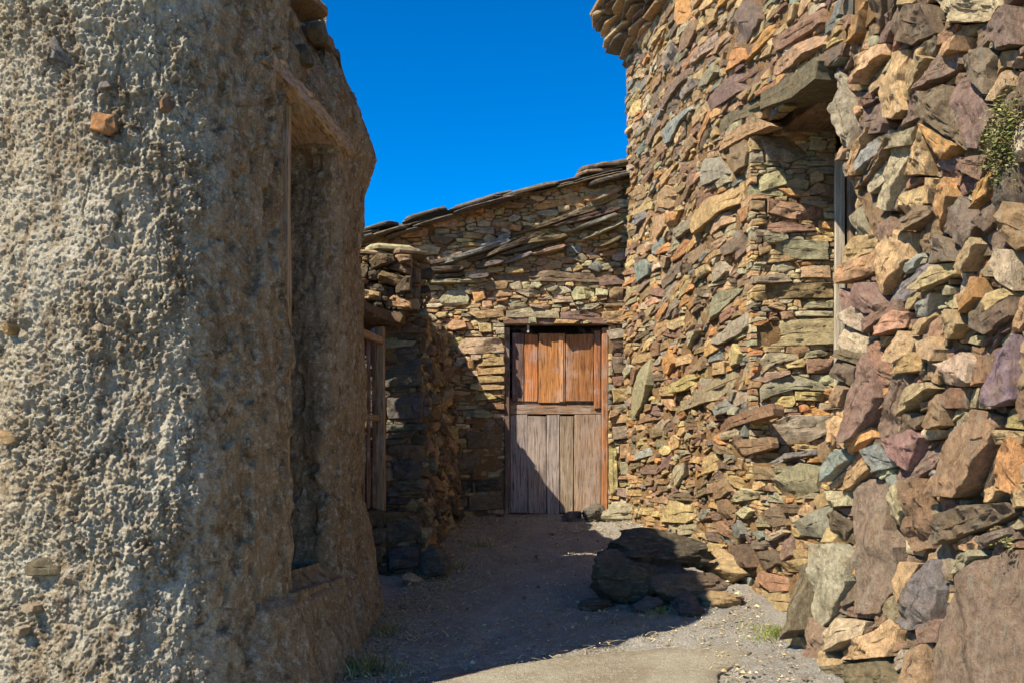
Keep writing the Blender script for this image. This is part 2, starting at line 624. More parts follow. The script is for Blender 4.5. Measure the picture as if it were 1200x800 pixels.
def mortar(wall, u0, u1, v0, v1, res, parent, depth, amp, keep_fn=None, mat=None, seed=3, name='mortar_bed'):
    nu = int((u1 - u0) / res) + 1; nv = int((v1 - v0) / res) + 1
    U, V = np.meshgrid(np.linspace(u0, u1, nu), np.linspace(v0, v1, nv), indexing='ij')
    D = -depth + amp * fbm(U * 9, V * 11, U * 0 + seed, 4, seed) + amp * .8 * vnoise(U * 45, V * 50, U * 0, seed + 9)
    B = np.vectorize(wall.bulge)(U, V) if wall.bulge(0.3, 0.7) != 0 or wall.bulge(1.1, 2.1) != 0 else 0
    P = wall.O + U[..., None] * wall.u + V[..., None] * wall.v + (D + B)[..., None] * wall.n
    keep = None
    if keep_fn is not None:
        uc = (U[:-1, :-1] + U[1:, 1:]) / 2; vc = (V[:-1, :-1] + V[1:, 1:]) / 2
        keep = keep_fn(uc, vc)
    return grid_obj(name, P, mat or M_MORTAR, parent, keep)

def box(mb, lo, hi, col, jitter=0.0):
    x0, y0, z0 = lo; x1, y1, z1 = hi
    v = [(x0, y0, z0), (x1, y0, z0), (x1, y1, z0), (x0, y1, z0), (x0, y0, z1), (x1, y0, z1), (x1, y1, z1), (x0, y1, z1)]
    if jitter: v = [tuple(c + random.uniform(-jitter, jitter) for c in p) for p in v]
    mb.add(v, [(0, 3, 2, 1), (4, 5, 6, 7), (0, 1, 5, 4), (1, 2, 6, 5), (2, 3, 7, 6), (3, 0, 4, 7)], col)

def beam(mb, a, b, w, t, col, up=(0, 0, 1), n=6, rag=0.0, seed=0):
    """rough squared timber or slab from a to b, w across (horizontal), t along up, with uneven edges"""
    rr = random.Random(seed)
    a = Vector(a); b = Vector(b); d = (b - a).normalized(); up = Vector(up)
    s = d.cross(up).normalized(); up = s.cross(d).normalized()
    verts = []; faces = []
    ch = min(w, t) * 0.14
    prof = [(-w / 2, -t / 2 + ch), (-w / 2 + ch, -t / 2), (w / 2 - ch, -t / 2), (w / 2, -t / 2 + ch),
            (w / 2, t / 2 - ch), (w / 2 - ch, t / 2), (-w / 2 + ch, t / 2), (-w / 2, t / 2 - ch)]
    m = len(prof)
    ph = [rr.uniform(-1, 1) * rag for _ in range(m)]
    for k in range(n + 1):
        c = a.lerp(b, k / n)
        for i, (x, y) in enumerate(prof):
            j1 = rr.uniform(-rag, rag) * .6 + ph[i] * .5; j2 = rr.uniform(-rag, rag) * .6
            e = rr.uniform(-rag, rag) * (2.0 if k in (0, n) else 0)
            verts.append(c + s * (x + j1) + up * (y + j2) + d * e)
    for k in range(n):
        for i in range(m):
            j = (i + 1) % m
            faces.append((k * m + i, (k + 1) * m + i, (k + 1) * m + j, k * m + j))
    faces.append(tuple(range(m))); faces.append(tuple(range(n * m + m - 1, n * m - 1, -1)))
    mb.add(verts, faces, col)

def plank(name, a, b, w, t, col, mat, parent, up=(0, 0, 1), rag=0.003, n=7, seed=0):
    mb = MB(); beam(mb, a, b, w, t, col, up, n, rag, seed)
    return mb.build(name, mat, parent, 30)

def slate(name, cx, cy, cz, lx, ly, t, rot, pitch, roll, col, parent, seed, mat=None):
    """a thin ragged roof slate"""
    rr = random.Random(seed)
    n = 10; pts = []
    for i in range(n):
        a = (i + rr.uniform(-.25, .25)) * 2 * math.pi / n
        ca, sa = math.cos(a), math.sin(a)
        pts.append((math.copysign(abs(ca) ** .5, ca) * lx / 2 * rr.uniform(.9, 1.08), math.copysign(abs(sa) ** .5, sa) * ly / 2 * rr.uniform(.9, 1.08)))
    from mathutils import Euler
    Rm = Euler((pitch, roll, rot), 'XYZ').to_matrix()
    v = []
    for z, s in ((-t / 2, .98), (0.0, 1.0), (t / 2, .96)):
        for x, y in pts:
            v.append(Vector((cx, cy, cz)) + Rm @ Vector((x * s, y * s, z + rr.uniform(-.18, .18) * t)))
    f = []
    for k in range(2):
        for i in range(n):
            j = (i + 1) % n
            f.append((k * n + i, k * n + j, (k + 1) * n + j, (k + 1) * n + i))
    f.append(tuple(range(n - 1, -1, -1))); f.append(tuple(range(2 * n, 3 * n)))
    return mesh_obj(name, v, f, [jit_col(col)] * len(v), mat or M_SLATE, parent, 30)

def gz(x, y):
    """height of the ground"""
    yy = min(max(y, -3.0), 13.0)
    return 0.1047 * yy

# ================================================================== THE SETTING
def build_ground():
    xs = np.unique(np.concatenate([np.linspace(-400, -8, 12), np.linspace(-8, -1.8, 14), np.linspace(-1.8, 2.6, 190), np.linspace(2.6, 8, 12), np.linspace(8, 400, 12)]).round(4))
    ys = np.unique(np.concatenate([np.linspace(-400, -6, 10), np.linspace(-6, 3.4, 40), np.linspace(3.4, 9.9, 300), np.linspace(9.9, 16, 12), np.linspace(16, 500, 12)]).round(4))
    X, Y = np.meshgrid(xs, ys, indexing='ij')
    Z = 0.1047 * np.clip(Y, -3, 13)
    near = (np.abs(X) < 3) & (Y > 2) & (Y < 10.5)
    Z = Z + near * (0.02 * fbm(X * 2.2, Y * 2.2, X * 0, 3, 5) + 0.022 * fbm(X * 9, Y * 9, X * 0, 4, 8) + 0.008 * vnoise(X * 34, Y * 34, X * 0, 12))
    # the trodden middle lies a little lower than the edges against the walls
    Z = Z + near * 0.05 * np.clip((np.abs(X - 0.15) - 0.45) / 0.8, 0, 1) ** 2
    Z = np.where((np.abs(X) > 20) | (np.abs(Y) > 30), Z - 0.3, Z)
    o = grid_obj('ground', np.stack([X, Y, Z], -1), M_GROUND)
    tag(o, 'grey brown trodden dirt lane with straw and gravel', 'ground', kind='structure')
    return o
ground = build_ground()

def build_path():
    # worn cement patch in the foreground, its far edge in the sun
    out = [(470, 812), (520, 797), (600, 782), (690, 771), (770, 765), (850, 762), (880, 768), (862, 782), (840, 795), (838, 830), (850, 900), (400, 900)]
    pts = []
    for px, py in out:
        r = ray(px, py)
        t = -E / (r[2] - 0.1047)
        pts.append((r[0] * t, r[1] * t))
    p = resample(pts, 90)
    c = p.mean(0)
    rng2 = random.Random(4)
    p = np.array([c + (q - c) * (1 + .012 * rng2.uniform(-1, 1) + .02 * mnoise.noise(Vector((q[0] * 7, q[1] * 7, 0)))) for q in p])
    v = []; f = []
    m = len(p)
    levels = [(1.0, -0.03), (1.0, 0.014), (0.985, 0.024), (0.8, 0.028), (0.55, 0.03), (0.28, 0.03)]
    for s, dz in levels:
        for q in p:
            w = c + (q - c) * s
            n = 0.008 * mnoise.noise(Vector((w[0] * 5, w[1] * 5, 3))) if s < 1 else 0
            v.append((w[0], w[1], gz(*w) + dz + n))
    for k in range(len(levels) - 1):
        for i in range(m):
            j = (i + 1) % m
            f.append((k * m + i, k * m + j, (k + 1) * m + j, (k + 1) * m + i))
    v.append((c[0], c[1], gz(*c) + .03))
    for i in range(m): f.append(((len(levels) - 1) * m + i, (len(levels) - 1) * m + (i + 1) % m, len(v) - 1))
    o = mesh_obj('path', v, f, None, M_CEMENT, None, 60)
    tag(o, 'pale worn cement patch of the lane in the sun', 'path', kind='structure')
build_path()

# ================================================================== LEFT: HOUSE RENDERED IN MUD
def catmull(pts, step=0.004):
    p = np.array(pts, float)
    p = np.vstack([2 * p[0] - p[1], p, 2 * p[-1] - p[-2]])
    out = []
    for i in range(1, len(p) - 2):
        t = np.linspace(0, 1, 60, endpoint=False)[:, None]
        a, b, c, d = p[i - 1], p[i], p[i + 1], p[i + 2]
        out.append(0.5 * ((2 * b) + (-a + c) * t + (2 * a - 5 * b + 4 * c - d) * t ** 2 + (-a + 3 * b - 3 * c + d) * t ** 3))
    q = np.vstack(out + [p[-2:-1]])
    cum = np.concatenate([[0], np.cumsum(np.hypot(*(q[1:] - q[:-1]).T))])
    n = int(cum[-1] / step)
    t = np.linspace(0, cum[-1], n)
    return np.stack([np.interp(t, cum, q[:, 0]), np.interp(t, cum, q[:, 1])], 1)

def path_surface(name, pts, z0, z1, step, zstep, disp, parent, mat, top=None, coat=None):
    q = catmull(pts, step)
    tn = np.gradient(q, axis=0); tn /= np.hypot(*tn.T)[:, None]
    nrm = np.stack([tn[:, 1], -tn[:, 0]], 1)
    zs = np.arange(z0, z1, zstep)
    X = np.repeat(q[:, :1], len(zs), 1); Y = np.repeat(q[:, 1:], len(zs), 1)
    Z = np.repeat(zs[None, :], len(q), 0)
    D = disp(X, Y, Z)
    if top is not None: Z = np.minimum(Z, E + np.interp(Y, *top) + .05 * vnoise(Y * 7, X * 5, X * 0, 88) + .03 * vnoise(Y * 19, X * 14, X * 0, 89) + (Z - z1) * .02)
    P = np.stack([X + nrm[:, :1] * D, Y + nrm[:, 1:] * D, Z], -1)
    o = grid_obj(name, P, mat, parent)
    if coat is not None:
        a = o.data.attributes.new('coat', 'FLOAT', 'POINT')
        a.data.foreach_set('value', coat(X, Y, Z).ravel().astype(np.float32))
    return o

adobe = tag(empty('mud_rendered_house', (-1.9, 5.0, 0.5)), 'house with crumbling rough mud render and rounded corner at left', 'house')

def prof(z, table):
    zz = [t[0] + E for t in table]; oo = [t[1] for t in table]
    return np.interp(z, zz, oo)
TOP = [(1.55, 0), (1.75, .06), (1.92, .03), (2.05, -.03), (2.15, -.07), (2.32, -.11)]

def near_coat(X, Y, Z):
    # gritty lime layer meets bare mud; the mud's darker tone also paints in shade
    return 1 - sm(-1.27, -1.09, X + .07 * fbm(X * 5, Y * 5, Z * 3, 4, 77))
def near_disp(X, Y, Z):
    px = 600 + X / np.maximum(Y, .5) * F
    wr = near_coat(X, Y, Z)
    d = 0.045 * fbm(X * 1.6, Y * 1.6, Z * 1.1, 3, 21) + 0.022 * fbm(X * 6, Y * 6, Z * 4.5, 3, 31)
    # clotted roughcast
    X0, Y0, Z0 = X, Y, Z
    X = X0 + .022 * vnoise(X0 * 16, Y0 * 16, Z0 * 16, 91); Y = Y0 + .022 * vnoise(X0 * 16, Y0 * 16, Z0 * 16, 92); Z = Z0 + .03 * vnoise(X0 * 16, Y0 * 16, Z0 * 12, 93)
    b1 = 2.0 * np.abs(vnoise(X * 19, Y * 19, Z * 19, 41)) - .1
    b2 = 2.0 * np.abs(vnoise(X * 58 + 3, Y * 58, Z * 52, 42)) - .1
    b3 = vnoise(X * 105, Y * 105, Z * 105, 43)
    X, Y, Z = X0, Y0, Z0
    patch = 0.62 + 0.5 * sm(-.25, .3, fbm(X * 3.4, Y * 3.4, Z * 3.4, 3, 44))
    d += wr * patch * (0.004 * (b1 - .5) + 0.030 * fbm(X * 34, Y * 34, Z * 24, 4, 141, .85) + 0.006 * b3)
    # lost render: hollows with a crisp rim
    hol = fbm(X * 4.2, Y * 4.2, Z * 3.2, 4, 45)
    d -= 0.014 * sm(.16, .26, hol) * (0.4 + .6 * wr)
    crack = np.abs(fbm(X * 2.2, Y * 2.2, Z * 2.8, 4, 46))
    d -= 0.010 * (1 - sm(0.0, 0.018, crack))
    # smoother washed mud with upright runnels away from the sun
    d += (1 - wr) * (0.016 * fbm(X * 22, Y * 22, Z * 6, 4, 51) + 0.010 * fbm(X * 40, Y * 40, Z * 26, 3, 52))
    d -= (1 - wr) * 0.028 * sm(.15, .3, fbm(X * 12, Y * 12, Z * 8, 3, 53))
    d += sm(330, 350, px) * prof(Z, [(-1.3, .10), (-.6, .03), (-.2, 0), (2, 0)])
    return d
NEAR = [(-2.45, 4.07), (-2.1, 3.95), (-1.62, 3.83), (-1.25, 3.96), (-1.075, 4.2), (-.99, 4.46), (-1.03, 4.57), (-1.3, 4.66), (-1.6, 4.7)]
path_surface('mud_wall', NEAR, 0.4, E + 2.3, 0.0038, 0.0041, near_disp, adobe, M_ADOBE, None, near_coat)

def far_disp(X, Y, Z):
    d = 0.035 * fbm(X * 2.4, Y * 2.4, Z * 1.6, 3, 61) + 0.022 * fbm(X * 8, Y * 8, Z * 6, 4, 62)
    d += 0.010 * fbm(X * 26, Y * 26, Z * 9, 4, 63) + 0.005 * vnoise(X * 70, Y * 70, Z * 50, 64)
    d -= 0.022 * sm(.2, .34, fbm(X * 9, Y * 9, Z * 5, 3, 65))
    d += prof(Z, [(-1.3, .18), (-.9, .12), (-.5, .05), (0, 0), (1.4, 0)] + TOP)
    return d
FAR = [(-1.5, 5.25), (-1.12, 5.22), (-.94, 5.18), (-.89, 5.32), (-.872, 5.7), (-.868, 5.98), (-.93, 6.1), (-1.3, 6.18), (-1.7, 6.2)]
path_surface('mud_pier', FAR, 0.3, E + 2.34, 0.008, 0.009, far_disp, adobe, M_ADOBE, ([5.2, 5.6, 5.95, 6.1], [2.3, 2.12, 2.03, 1.86]))
HEAD = [(-1.5, 4.2), (-1.12, 4.33), (-1.0, 4.6), (-.93, 5.0), (-.885, 5.35), (-.89, 5.6)]
def head_disp(X, Y, Z):
    return far_disp(X, Y, Z) + 0.03 * vnoise(X * 7, Y * 7, Z * 8, 67) - .055
path_surface('mud_header', HEAD, E + 1.66, E + 2.34, 0.009, 0.009, head_disp, adobe, M_ADOBE, ([4.2, 5.0, 5.3, 5.6], [2.3, 2.22, 2.16, 2.1]))
def foot_disp(X, Y, Z):
    w = np.clip((E - .5 - Z) / .6, 0, 1)
    d = 0.16 * w ** 1.3 - 0.12 * np.clip((Z - (E - .62)) / .1, 0, 1)
    d += 0.05 * fbm(X * 3, Y * 3, Z * 3, 3, 71) + 0.03 * fbm(X * 9, Y * 9, Z * 7, 4, 72) + 0.012 * fbm(X * 30, Y * 30, Z * 18, 3, 73)
    return d
path_surface('mud_footing', [(-1.5, 4.1), (-1.13, 4.2), (-.96, 4.5), (-.88, 4.9), (-.86, 5.4), (-.86, 5.9), (-.95, 6.12), (-1.3, 6.2)], 0.25, E - .5, 0.009, 0.009, foot_disp, adobe, M_ADOBE)
# solid of the house behind the skin
mb = MB(); box(mb, (-5, 4.75, -.2), (-1.32, 6.05, E + 1.8), lin((120, 100, 76)))
box(mb, (-5, 4.45, E + 1.75), (-1.2, 5.5, E + 2.2), lin((120, 100, 76)))
mb.build('core', M_ADOBE, adobe)
# plank door deep in the opening, lintel and sill
for i in range(4):
    y = 4.72 + i * .125
    plank('door_plank', (-1.22, y, E - .6), (-1.22, y, E + 1.6), .118, .03, jit_col(lin((140, 112, 82))), M_WOODZ, adobe, up=(1, 0, 0), seed=i)
plank('door_post', (-1.035, 4.60, E - .58), (-1.03, 4.60, E + 1.6), .06, .07, lin((158, 130, 94)), M_WOODZ, adobe, up=(1, 0, 0), rag=.006, n=10, seed=4)
lt = plank('lintel', (-1.15, 4.32, E + 1.70), (-.965, 5.36, E + 1.625), .27, .085, lin((168, 140, 104)), M_WOODY, adobe, rag=.02, n=12, seed=5)
plank('lintel', (-1.28, 4.5, E + 1.66), (-1.2, 5.3, E + 1.6), .2, .08, lin((96, 72, 50)), M_WOODY, adobe, rag=.01, n=10, seed=6)
plank('sill', (-1.08, 4.5, E - .60), (-1.0, 5.2, E - .61), .3, .06, lin((120, 96, 70)), M_ADOBE, adobe, rag=.012, n=10, seed=7)

def skin_wall(path, px):
    q = catmull(path, .01)
    k = int(np.argmin(np.abs(q[:, 0] / q[:, 1] - (px - 600) / F) + (np.arange(len(q)) > len(q) * .8) * 9))
    a = q[max(k - 5, 0)]; b = q[min(k + 5, len(q) - 1)]
    t = (b - a) / np.hypot(*(b - a))
    return Wall(q[k] - t * .5, q[k] + t * .5)
def embed(px, py, w, h, col, path=NEAR, hh=.02, ang=0.2, parent=adobe, seed=1):
    wl = skin_wall(path, px)
    u, v = wl.uv(px, py)
    dd = float(np.linalg.norm(wl.at(u, v) - CAMP)) / F
    poly = [(u + x, v + y) for x, y in rock_poly(w * dd * 1.15, h * dd, ang, random.Random(seed))]
    g = stone_geo(wl, poly, hh, .06, .02, .25, 2, .006, seed, .08)
    mesh_obj('embedded_stone', g[0], g[1], [jit_col(PAL[col], .05)] * len(g[0]), M_RUB, parent, 35)
for k, e in enumerate([(122, 146, 26, 24, 'O', .03), (70, 60, 36, 24, 'B', .014), (122, 100, 16, 10, 'B', .012), (8, 512, 22, 12, 'Y', .03),
                       (52, 664, 46, 20, 'K', .012), (36, 712, 14, 10, 'L', .03), (118, 385, 10, 10, 'L', .03), (12, 386, 10, 12, 'O', .03),
                       (198, 120, 14, 24, 'R', .005), (24, 738, 12, 10, 'L', .02)]):
    embed(e[0], e[1], e[2], e[3], e[4], NEAR, e[5], random.uniform(-.5, .5), seed=30 + k)
for k, e in enumerate([(338, 100, 26, 40, 'T', .0), (352, 118, 20, 34, 'T', .01), (330, 60, 26, 30, 'T', .0), (362, 66, 30, 24, 'K', .012), (378, 40, 26, 18, 'K', .02), (398, 88, 24, 16, 'T', .02), (392, 128, 18, 34, 'K', .01), (346, 22, 24, 30, 'T', .01), (412, 120, 16, 22, 'K', .02)]):
    embed(e[0], e[1], e[2], e[3], e[4], HEAD, e[5], random.uniform(-.5, .5), seed=60 + k)
for k, (y, zz, dx, lx) in enumerate([(4.72, 2.2, .0, .16), (4.95, 2.19, .01, .2), (5.2, 2.14, .0, .24), (5.42, 2.12, .02, .18), (5.62, 2.10, .0, .2), (5.85, 2.04, .01, .18)]):
    slate('coping_stone', -1.02 + dx, y, E + zz, .2, lx, random.uniform(.03, .06), random.uniform(-.4, .4), random.uniform(-.12, .08), random.uniform(-.1, .1), [PAL['K'], PAL['T'], PAL['R']][k % 3], adobe, 350 + k, M_RUB)
# eave slates along the wall head
k = 0
for y in np.arange(4.2, 4.75, .24):
    for lay in range(2):
        xo = np.interp(y, [4.2, 4.6, 5.2, 6.2], [-1.22, -1.12, -1.06, -1.1]) - .03 * lay
        slate('roof_slate', xo - .2, y + .1 * lay + random.uniform(-.04, .04), E + 2.17 + .035 * lay + .02 * (5 - y) - .06 * max(0, y - 5.4), .42, .34, .025, random.uniform(-.3, .3), random.uniform(-.05, .05), -.12,
              PAL['K'] if k % 3 else PAL['R'], adobe, 300 + k); k += 1
mb = MB(); box(mb, (-5, 4.1, E + 2.2), (-1.32, 5.45, E + 2.72), lin((120, 100, 76))); mb.build('roof', M_SLATE, adobe)  # unseen roof block, raised so its shadow covers the rock pile

# ================================================================== MIDDLE: LOW STONE OUTBUILDING
outb = tag(empty('stone_outbuilding', (-.9, 7.8, .8)), 'low dark stone outbuilding with slate roof and narrow wooden door', 'outbuilding')
PAL_MID = dict(K=4, D=3, S=2, T=2, R=2, P=1, G=1)
def bed(u, v, rr): return rr.gauss(0.02, .09)
WF = Wall((-1.4, 6.92), (-.57, 6.92), lean=.03)
def pk(w, lst):
    out = []
    for c, pts in lst: out.append(([w.uv(*p) for p in pts], c))
    return out
KF = pk(WF, [('S', [(450, 410), (490, 405), (494, 420), (470, 424), (452, 420)]), ('S', [(448, 430), (494, 424), (496, 452), (450, 455)]),
             ('S', [(449, 462), (496, 458), (496, 490), (455, 492)]), ('S', [(460, 540), (492, 538), (496, 555), (490, 562), (460, 560)]),
             ('S', [(452, 497), (497, 495), (497, 504), (452, 506)]), ('S', [(452, 612), (494, 610), (494, 632), (455, 636)]),
             ('S', [(452, 640), (492, 638), (494, 664), (456, 668)]), ('K', [(450, 570), (498, 566), (498, 578), (452, 582)])])
st = fill_wall(WF, 0, .90, .55, E + 1.4, .011, lambda U, V: (U > .05) & (U < .82 + .07 * vnoise(V * 14, V * 0, V * 0, 5)), KF, [(.26, .07, 400, .7), (.16, .05, 900, .65), (.09, .035, 2000, .6), (.05, .03, 3000, .5)], PAL_MID, bed, 11)
build_stones(WF, st, outb, M_BED, limit=110, hr=(0, .045), ds=.03, tilt=.12, chamfer=.012, minpx=8)
mortar(WF, 0, .78, .5, E + 1.4, .03, outb, .02, .02, seed=4)
WS = Wall((-.59, 6.95), (-.40, 9.56), lean=.085)
st = fill_wall(WS, -.05, 2.6, .6, E + 1.25, .014, lambda U, V: (U > .02 + .07 * vnoise(V * 12, V * 0, V * 0, 6)) & (V < E + 1.22 + .1 * np.sin(U * 3)), [], [(.3, .1, 500, .7), (.18, .08, 1500, .65), (.1, .05, 4000, .6), (.06, .04, 4000, .5)],
               dict(T=3, R=1, K=5, P=2, G=2, D=2), lambda u, v, rr: rr.gauss(.05, .5), 12)
build_stones(WS, st, outb, M_RUB, limit=170, hr=(0, .07), ds=.035, tilt=.25, facets=2, chamfer=.012, minpx=8)
mortar(WS, .06, 2.62, .5, E + 1.2, .04, outb, .02, .03, seed=5)
WH = Wall((-1.2, 6.84), (-.66, 6.84), lean=-.03)
st = fill_wall(WH, 0, .54, E + 1.0, E + 1.36, .01, lambda U, V: V > 0, [], [(.2, .1, 200, .7), (.12, .07, 800, .65), (.06, .04, 2000, .5)], dict(K=4, T=2, R=2, D=2), lambda u, v, rr: rr.gauss(0, .4), 13)
build_stones(WH, st, outb, M_RUB, limit=60, hr=(0, .07), ds=.025, tilt=.3, facets=2, chamfer=.012, depth=.14, minpx=7)
WHS = Wall((-.655, 6.85), (-.64, 7.2))
st = fill_wall(WHS, 0, .34, E + 1.0, E + 1.36, .01, lambda U, V: V > 0, [], [(.14, .09, 200, .7), (.1, .06, 600, .6), (.05, .04, 900, .5)], dict(K=4, T=2, R=2), lambda u, v, rr: rr.gauss(0, .4), 14)
build_stones(WHS, st, outb, M_RUB, limit=20, hr=(0, .04), ds=.03, tilt=.2, chamfer=.012, minpx=7)
mb = MB(); box(mb, (-1.6, 6.88, E + .98), (-.7, 7.15, E + 1.36), lin((110, 88, 64))); box(mb, (-3, 6.98, 0), (-.72, 9.5, E + 1.15), lin((110, 88, 64))); box(mb, (-3, 7.05, E + .4), (-.78, 9.3, E + 1.25), lin((110, 88, 64)))
mb.build('core', M_MORTAR, outb)
plank('lintel', (-1.15, 6.8, E + .985), (-.73, 6.86, E + .95), .16, .09, lin((104, 84, 62)), M_WOODX, outb, rag=.012, n=9, seed=8)
plank('lintel', (-1.0, 6.2, E + .96), (-.86, 6.8, E + .94), .14, .07, lin((88, 70, 54)), M_WOODY, outb, rag=.01, n=8, seed=9)
# roof slates, stepping up to the ridge
k = 0
for row in range(4):
    for i in range(4):
        x = -1.16 + i * .15 + random.uniform(-.03, .03)
        y = 7.02 + row * .42
        if row and i == 3: continue
        slate('roof_slate', x, y, E + 1.385 + .012 * i % .03 + row * .0 + random.uniform(0, .035), random.uniform(.26, .38), .5, random.uniform(.018, .035), random.uniform(-.25, .25), random.uniform(-.04, .06), .03,
              [PAL['K'], PAL['T'], PAL['G'], PAL['K']][k % 4], outb, 400 + k); k += 1
for i in range(6):
    slate('roof_slate', -.95 + random.uniform(-.05, .05), 8.0 + i * .25, E + 1.26 + random.uniform(0, .05), .4, .4, .03, random.uniform(-.5, .5), .04, .03, PAL['K'], outb, 430 + i)
# narrow door, edge-on to the lane
dr = empty('door'); dr.parent = outb; dr.location = Vector((-.9, 6.5, E)) - outb.location
def dpl(name, a, b, w, t, col, mat, up, seed, rag=.003):
    mbx = MB(); beam(mbx, a, b, w, t, col, up, 7, rag, seed)
    o = mbx.build(name, mat, None, 30)
    me = o.data
    me.transform(__import__('mathutils').Matrix.Translation(-Vector((-.9, 6.5, E))))
    o.parent = dr
    return o
dpl('post', (-.862, 6.74, E - .32), (-.866, 6.74, E + .88), .06, .06, lin((142, 116, 88)), M_WOODZ, (1, 0, 0), 1)
dpl('post', (-.955, 6.2, E - .32), (-.955, 6.2, E + .9), .06, .06, lin((120, 98, 74)), M_WOODZ, (1, 0, 0), 2)
dpl('rail', (-.945, 6.22, E + .79), (-.866, 6.72, E + .79), .05, .05, lin((150, 118, 88)), M_WOODY, (0, 0, 1), 3)
dpl('rail', (-.955, 6.22, E + .28), (-.876, 6.72, E + .28), .04, .04, lin((130, 108, 84)), M_WOODY, (0, 0, 1), 4)
for i in range(4):
    f0 = (i + .5) / 4
    x = -.965 + f0 * .08; y = 6.24 + f0 * .47
    dpl('plank', (x, y, E - .3), (x, y, E + .77), .112, .022, jit_col(lin((118, 90, 70))), M_WOODZ, (1, .1, 0), 10 + i)
dpl('painted_strip', (-.905, 6.68, E + .62), (-.905, 6.68, E + .86), .05, .02, lin((96, 128, 168)), M_WOODZ, (1, 0, 0), 20)  # short upright strip in blue
for i in range(3):
    bb = MB(); beam(bb, (-1.0, 6.66, E - .37 - i * .11), (-.845, 6.7, E - .37 - i * .11), .2, .1, jit_col(PAL['K']), (0, 0, 1), 4, .012, i)
    bb.build('sill_stone', M_RUB, outb, 30)

# ================================================================== BACK: STONE HOUSE WITH THE PLANK DOOR
YB = 9.56
back = tag(empty('stone_house', (.2, YB, 1.0)), 'rubble stone house facing down the lane, orange plank door', 'house')
WB = Wall((-1.9, YB), (1.35, YB), bulge=lambda u, v: 0.03 * math.sin(u * 2.1 + v) + .02 * math.sin(v * 3.3))
def topB(x): return E + np.interp(x, [-1.9, -1.4, -.4, .2, .75, 1.02, 1.5], [1.95, 2.06, 2.33, 2.49, 2.62, 2.70, 2.76])
DX0, DX1, DZ0, DZ1 = -.066, .894, E - .56, E + 1.275
def okB(U, V):
    x = U - 1.9
    return (V < topB(x)) & ~((x > DX0) & (x < DX1) & (V > DZ0 - .1) & (V < DZ1))
seg = [(500, 313, 560, 297, 5), (488, 312, 532, 303, 5), (530, 305, 600, 284, 5), (545, 309, 640, 277, 6), (582, 301, 668, 278, 6), (596, 278, 682, 251, 5), (622, 271, 731, 229, 5), (640, 268, 728, 246, 5),
       (672, 286, 731, 262, 4), (586, 310, 626, 298, 4), (555, 313, 592, 308, 5), (650, 259, 704, 246, 4), (602, 288, 665, 280, 5), (690, 240, 731, 222, 4), (560, 290, 600, 279, 4), (500, 318, 545, 316, 5),
       (510, 325, 545, 322, 4), (548, 326, 575, 324, 5), (660, 275, 725, 254, 4), (700, 292, 728, 280, 4), (620, 300, 664, 291, 4), (494, 331, 575, 329, 4), (640, 262, 690, 247, 3), (575, 296, 615, 287, 4)]
KB = []
for x0, y0, x1, y1, t in seg:
    a = math.atan2(y1 - y0, x1 - x0); nx, ny = -math.sin(a) * t / 2, math.cos(a) * t / 2
    ex = (x1 - x0) * .12
    pts = [(x0, y0), (x0 + ex, y0 + ny * .9 + (y1 - y0) * .12), ((x0 + x1) / 2, (y0 + y1) / 2 + ny * 1.3), (x1 - ex, y1 + ny - (y1 - y0) * .1), (x1, y1), (x1 - ex * .6, y1 - ny), ((x0 + x1) / 2, (y0 + y1) / 2 - ny), (x0 + ex, y0 - ny)]
    KB.append(([WB.uv(*p) for p in pts], random.choice(['S', 'S', 'B', 'K', 'D', 'G'])))
NSEG = len(KB)
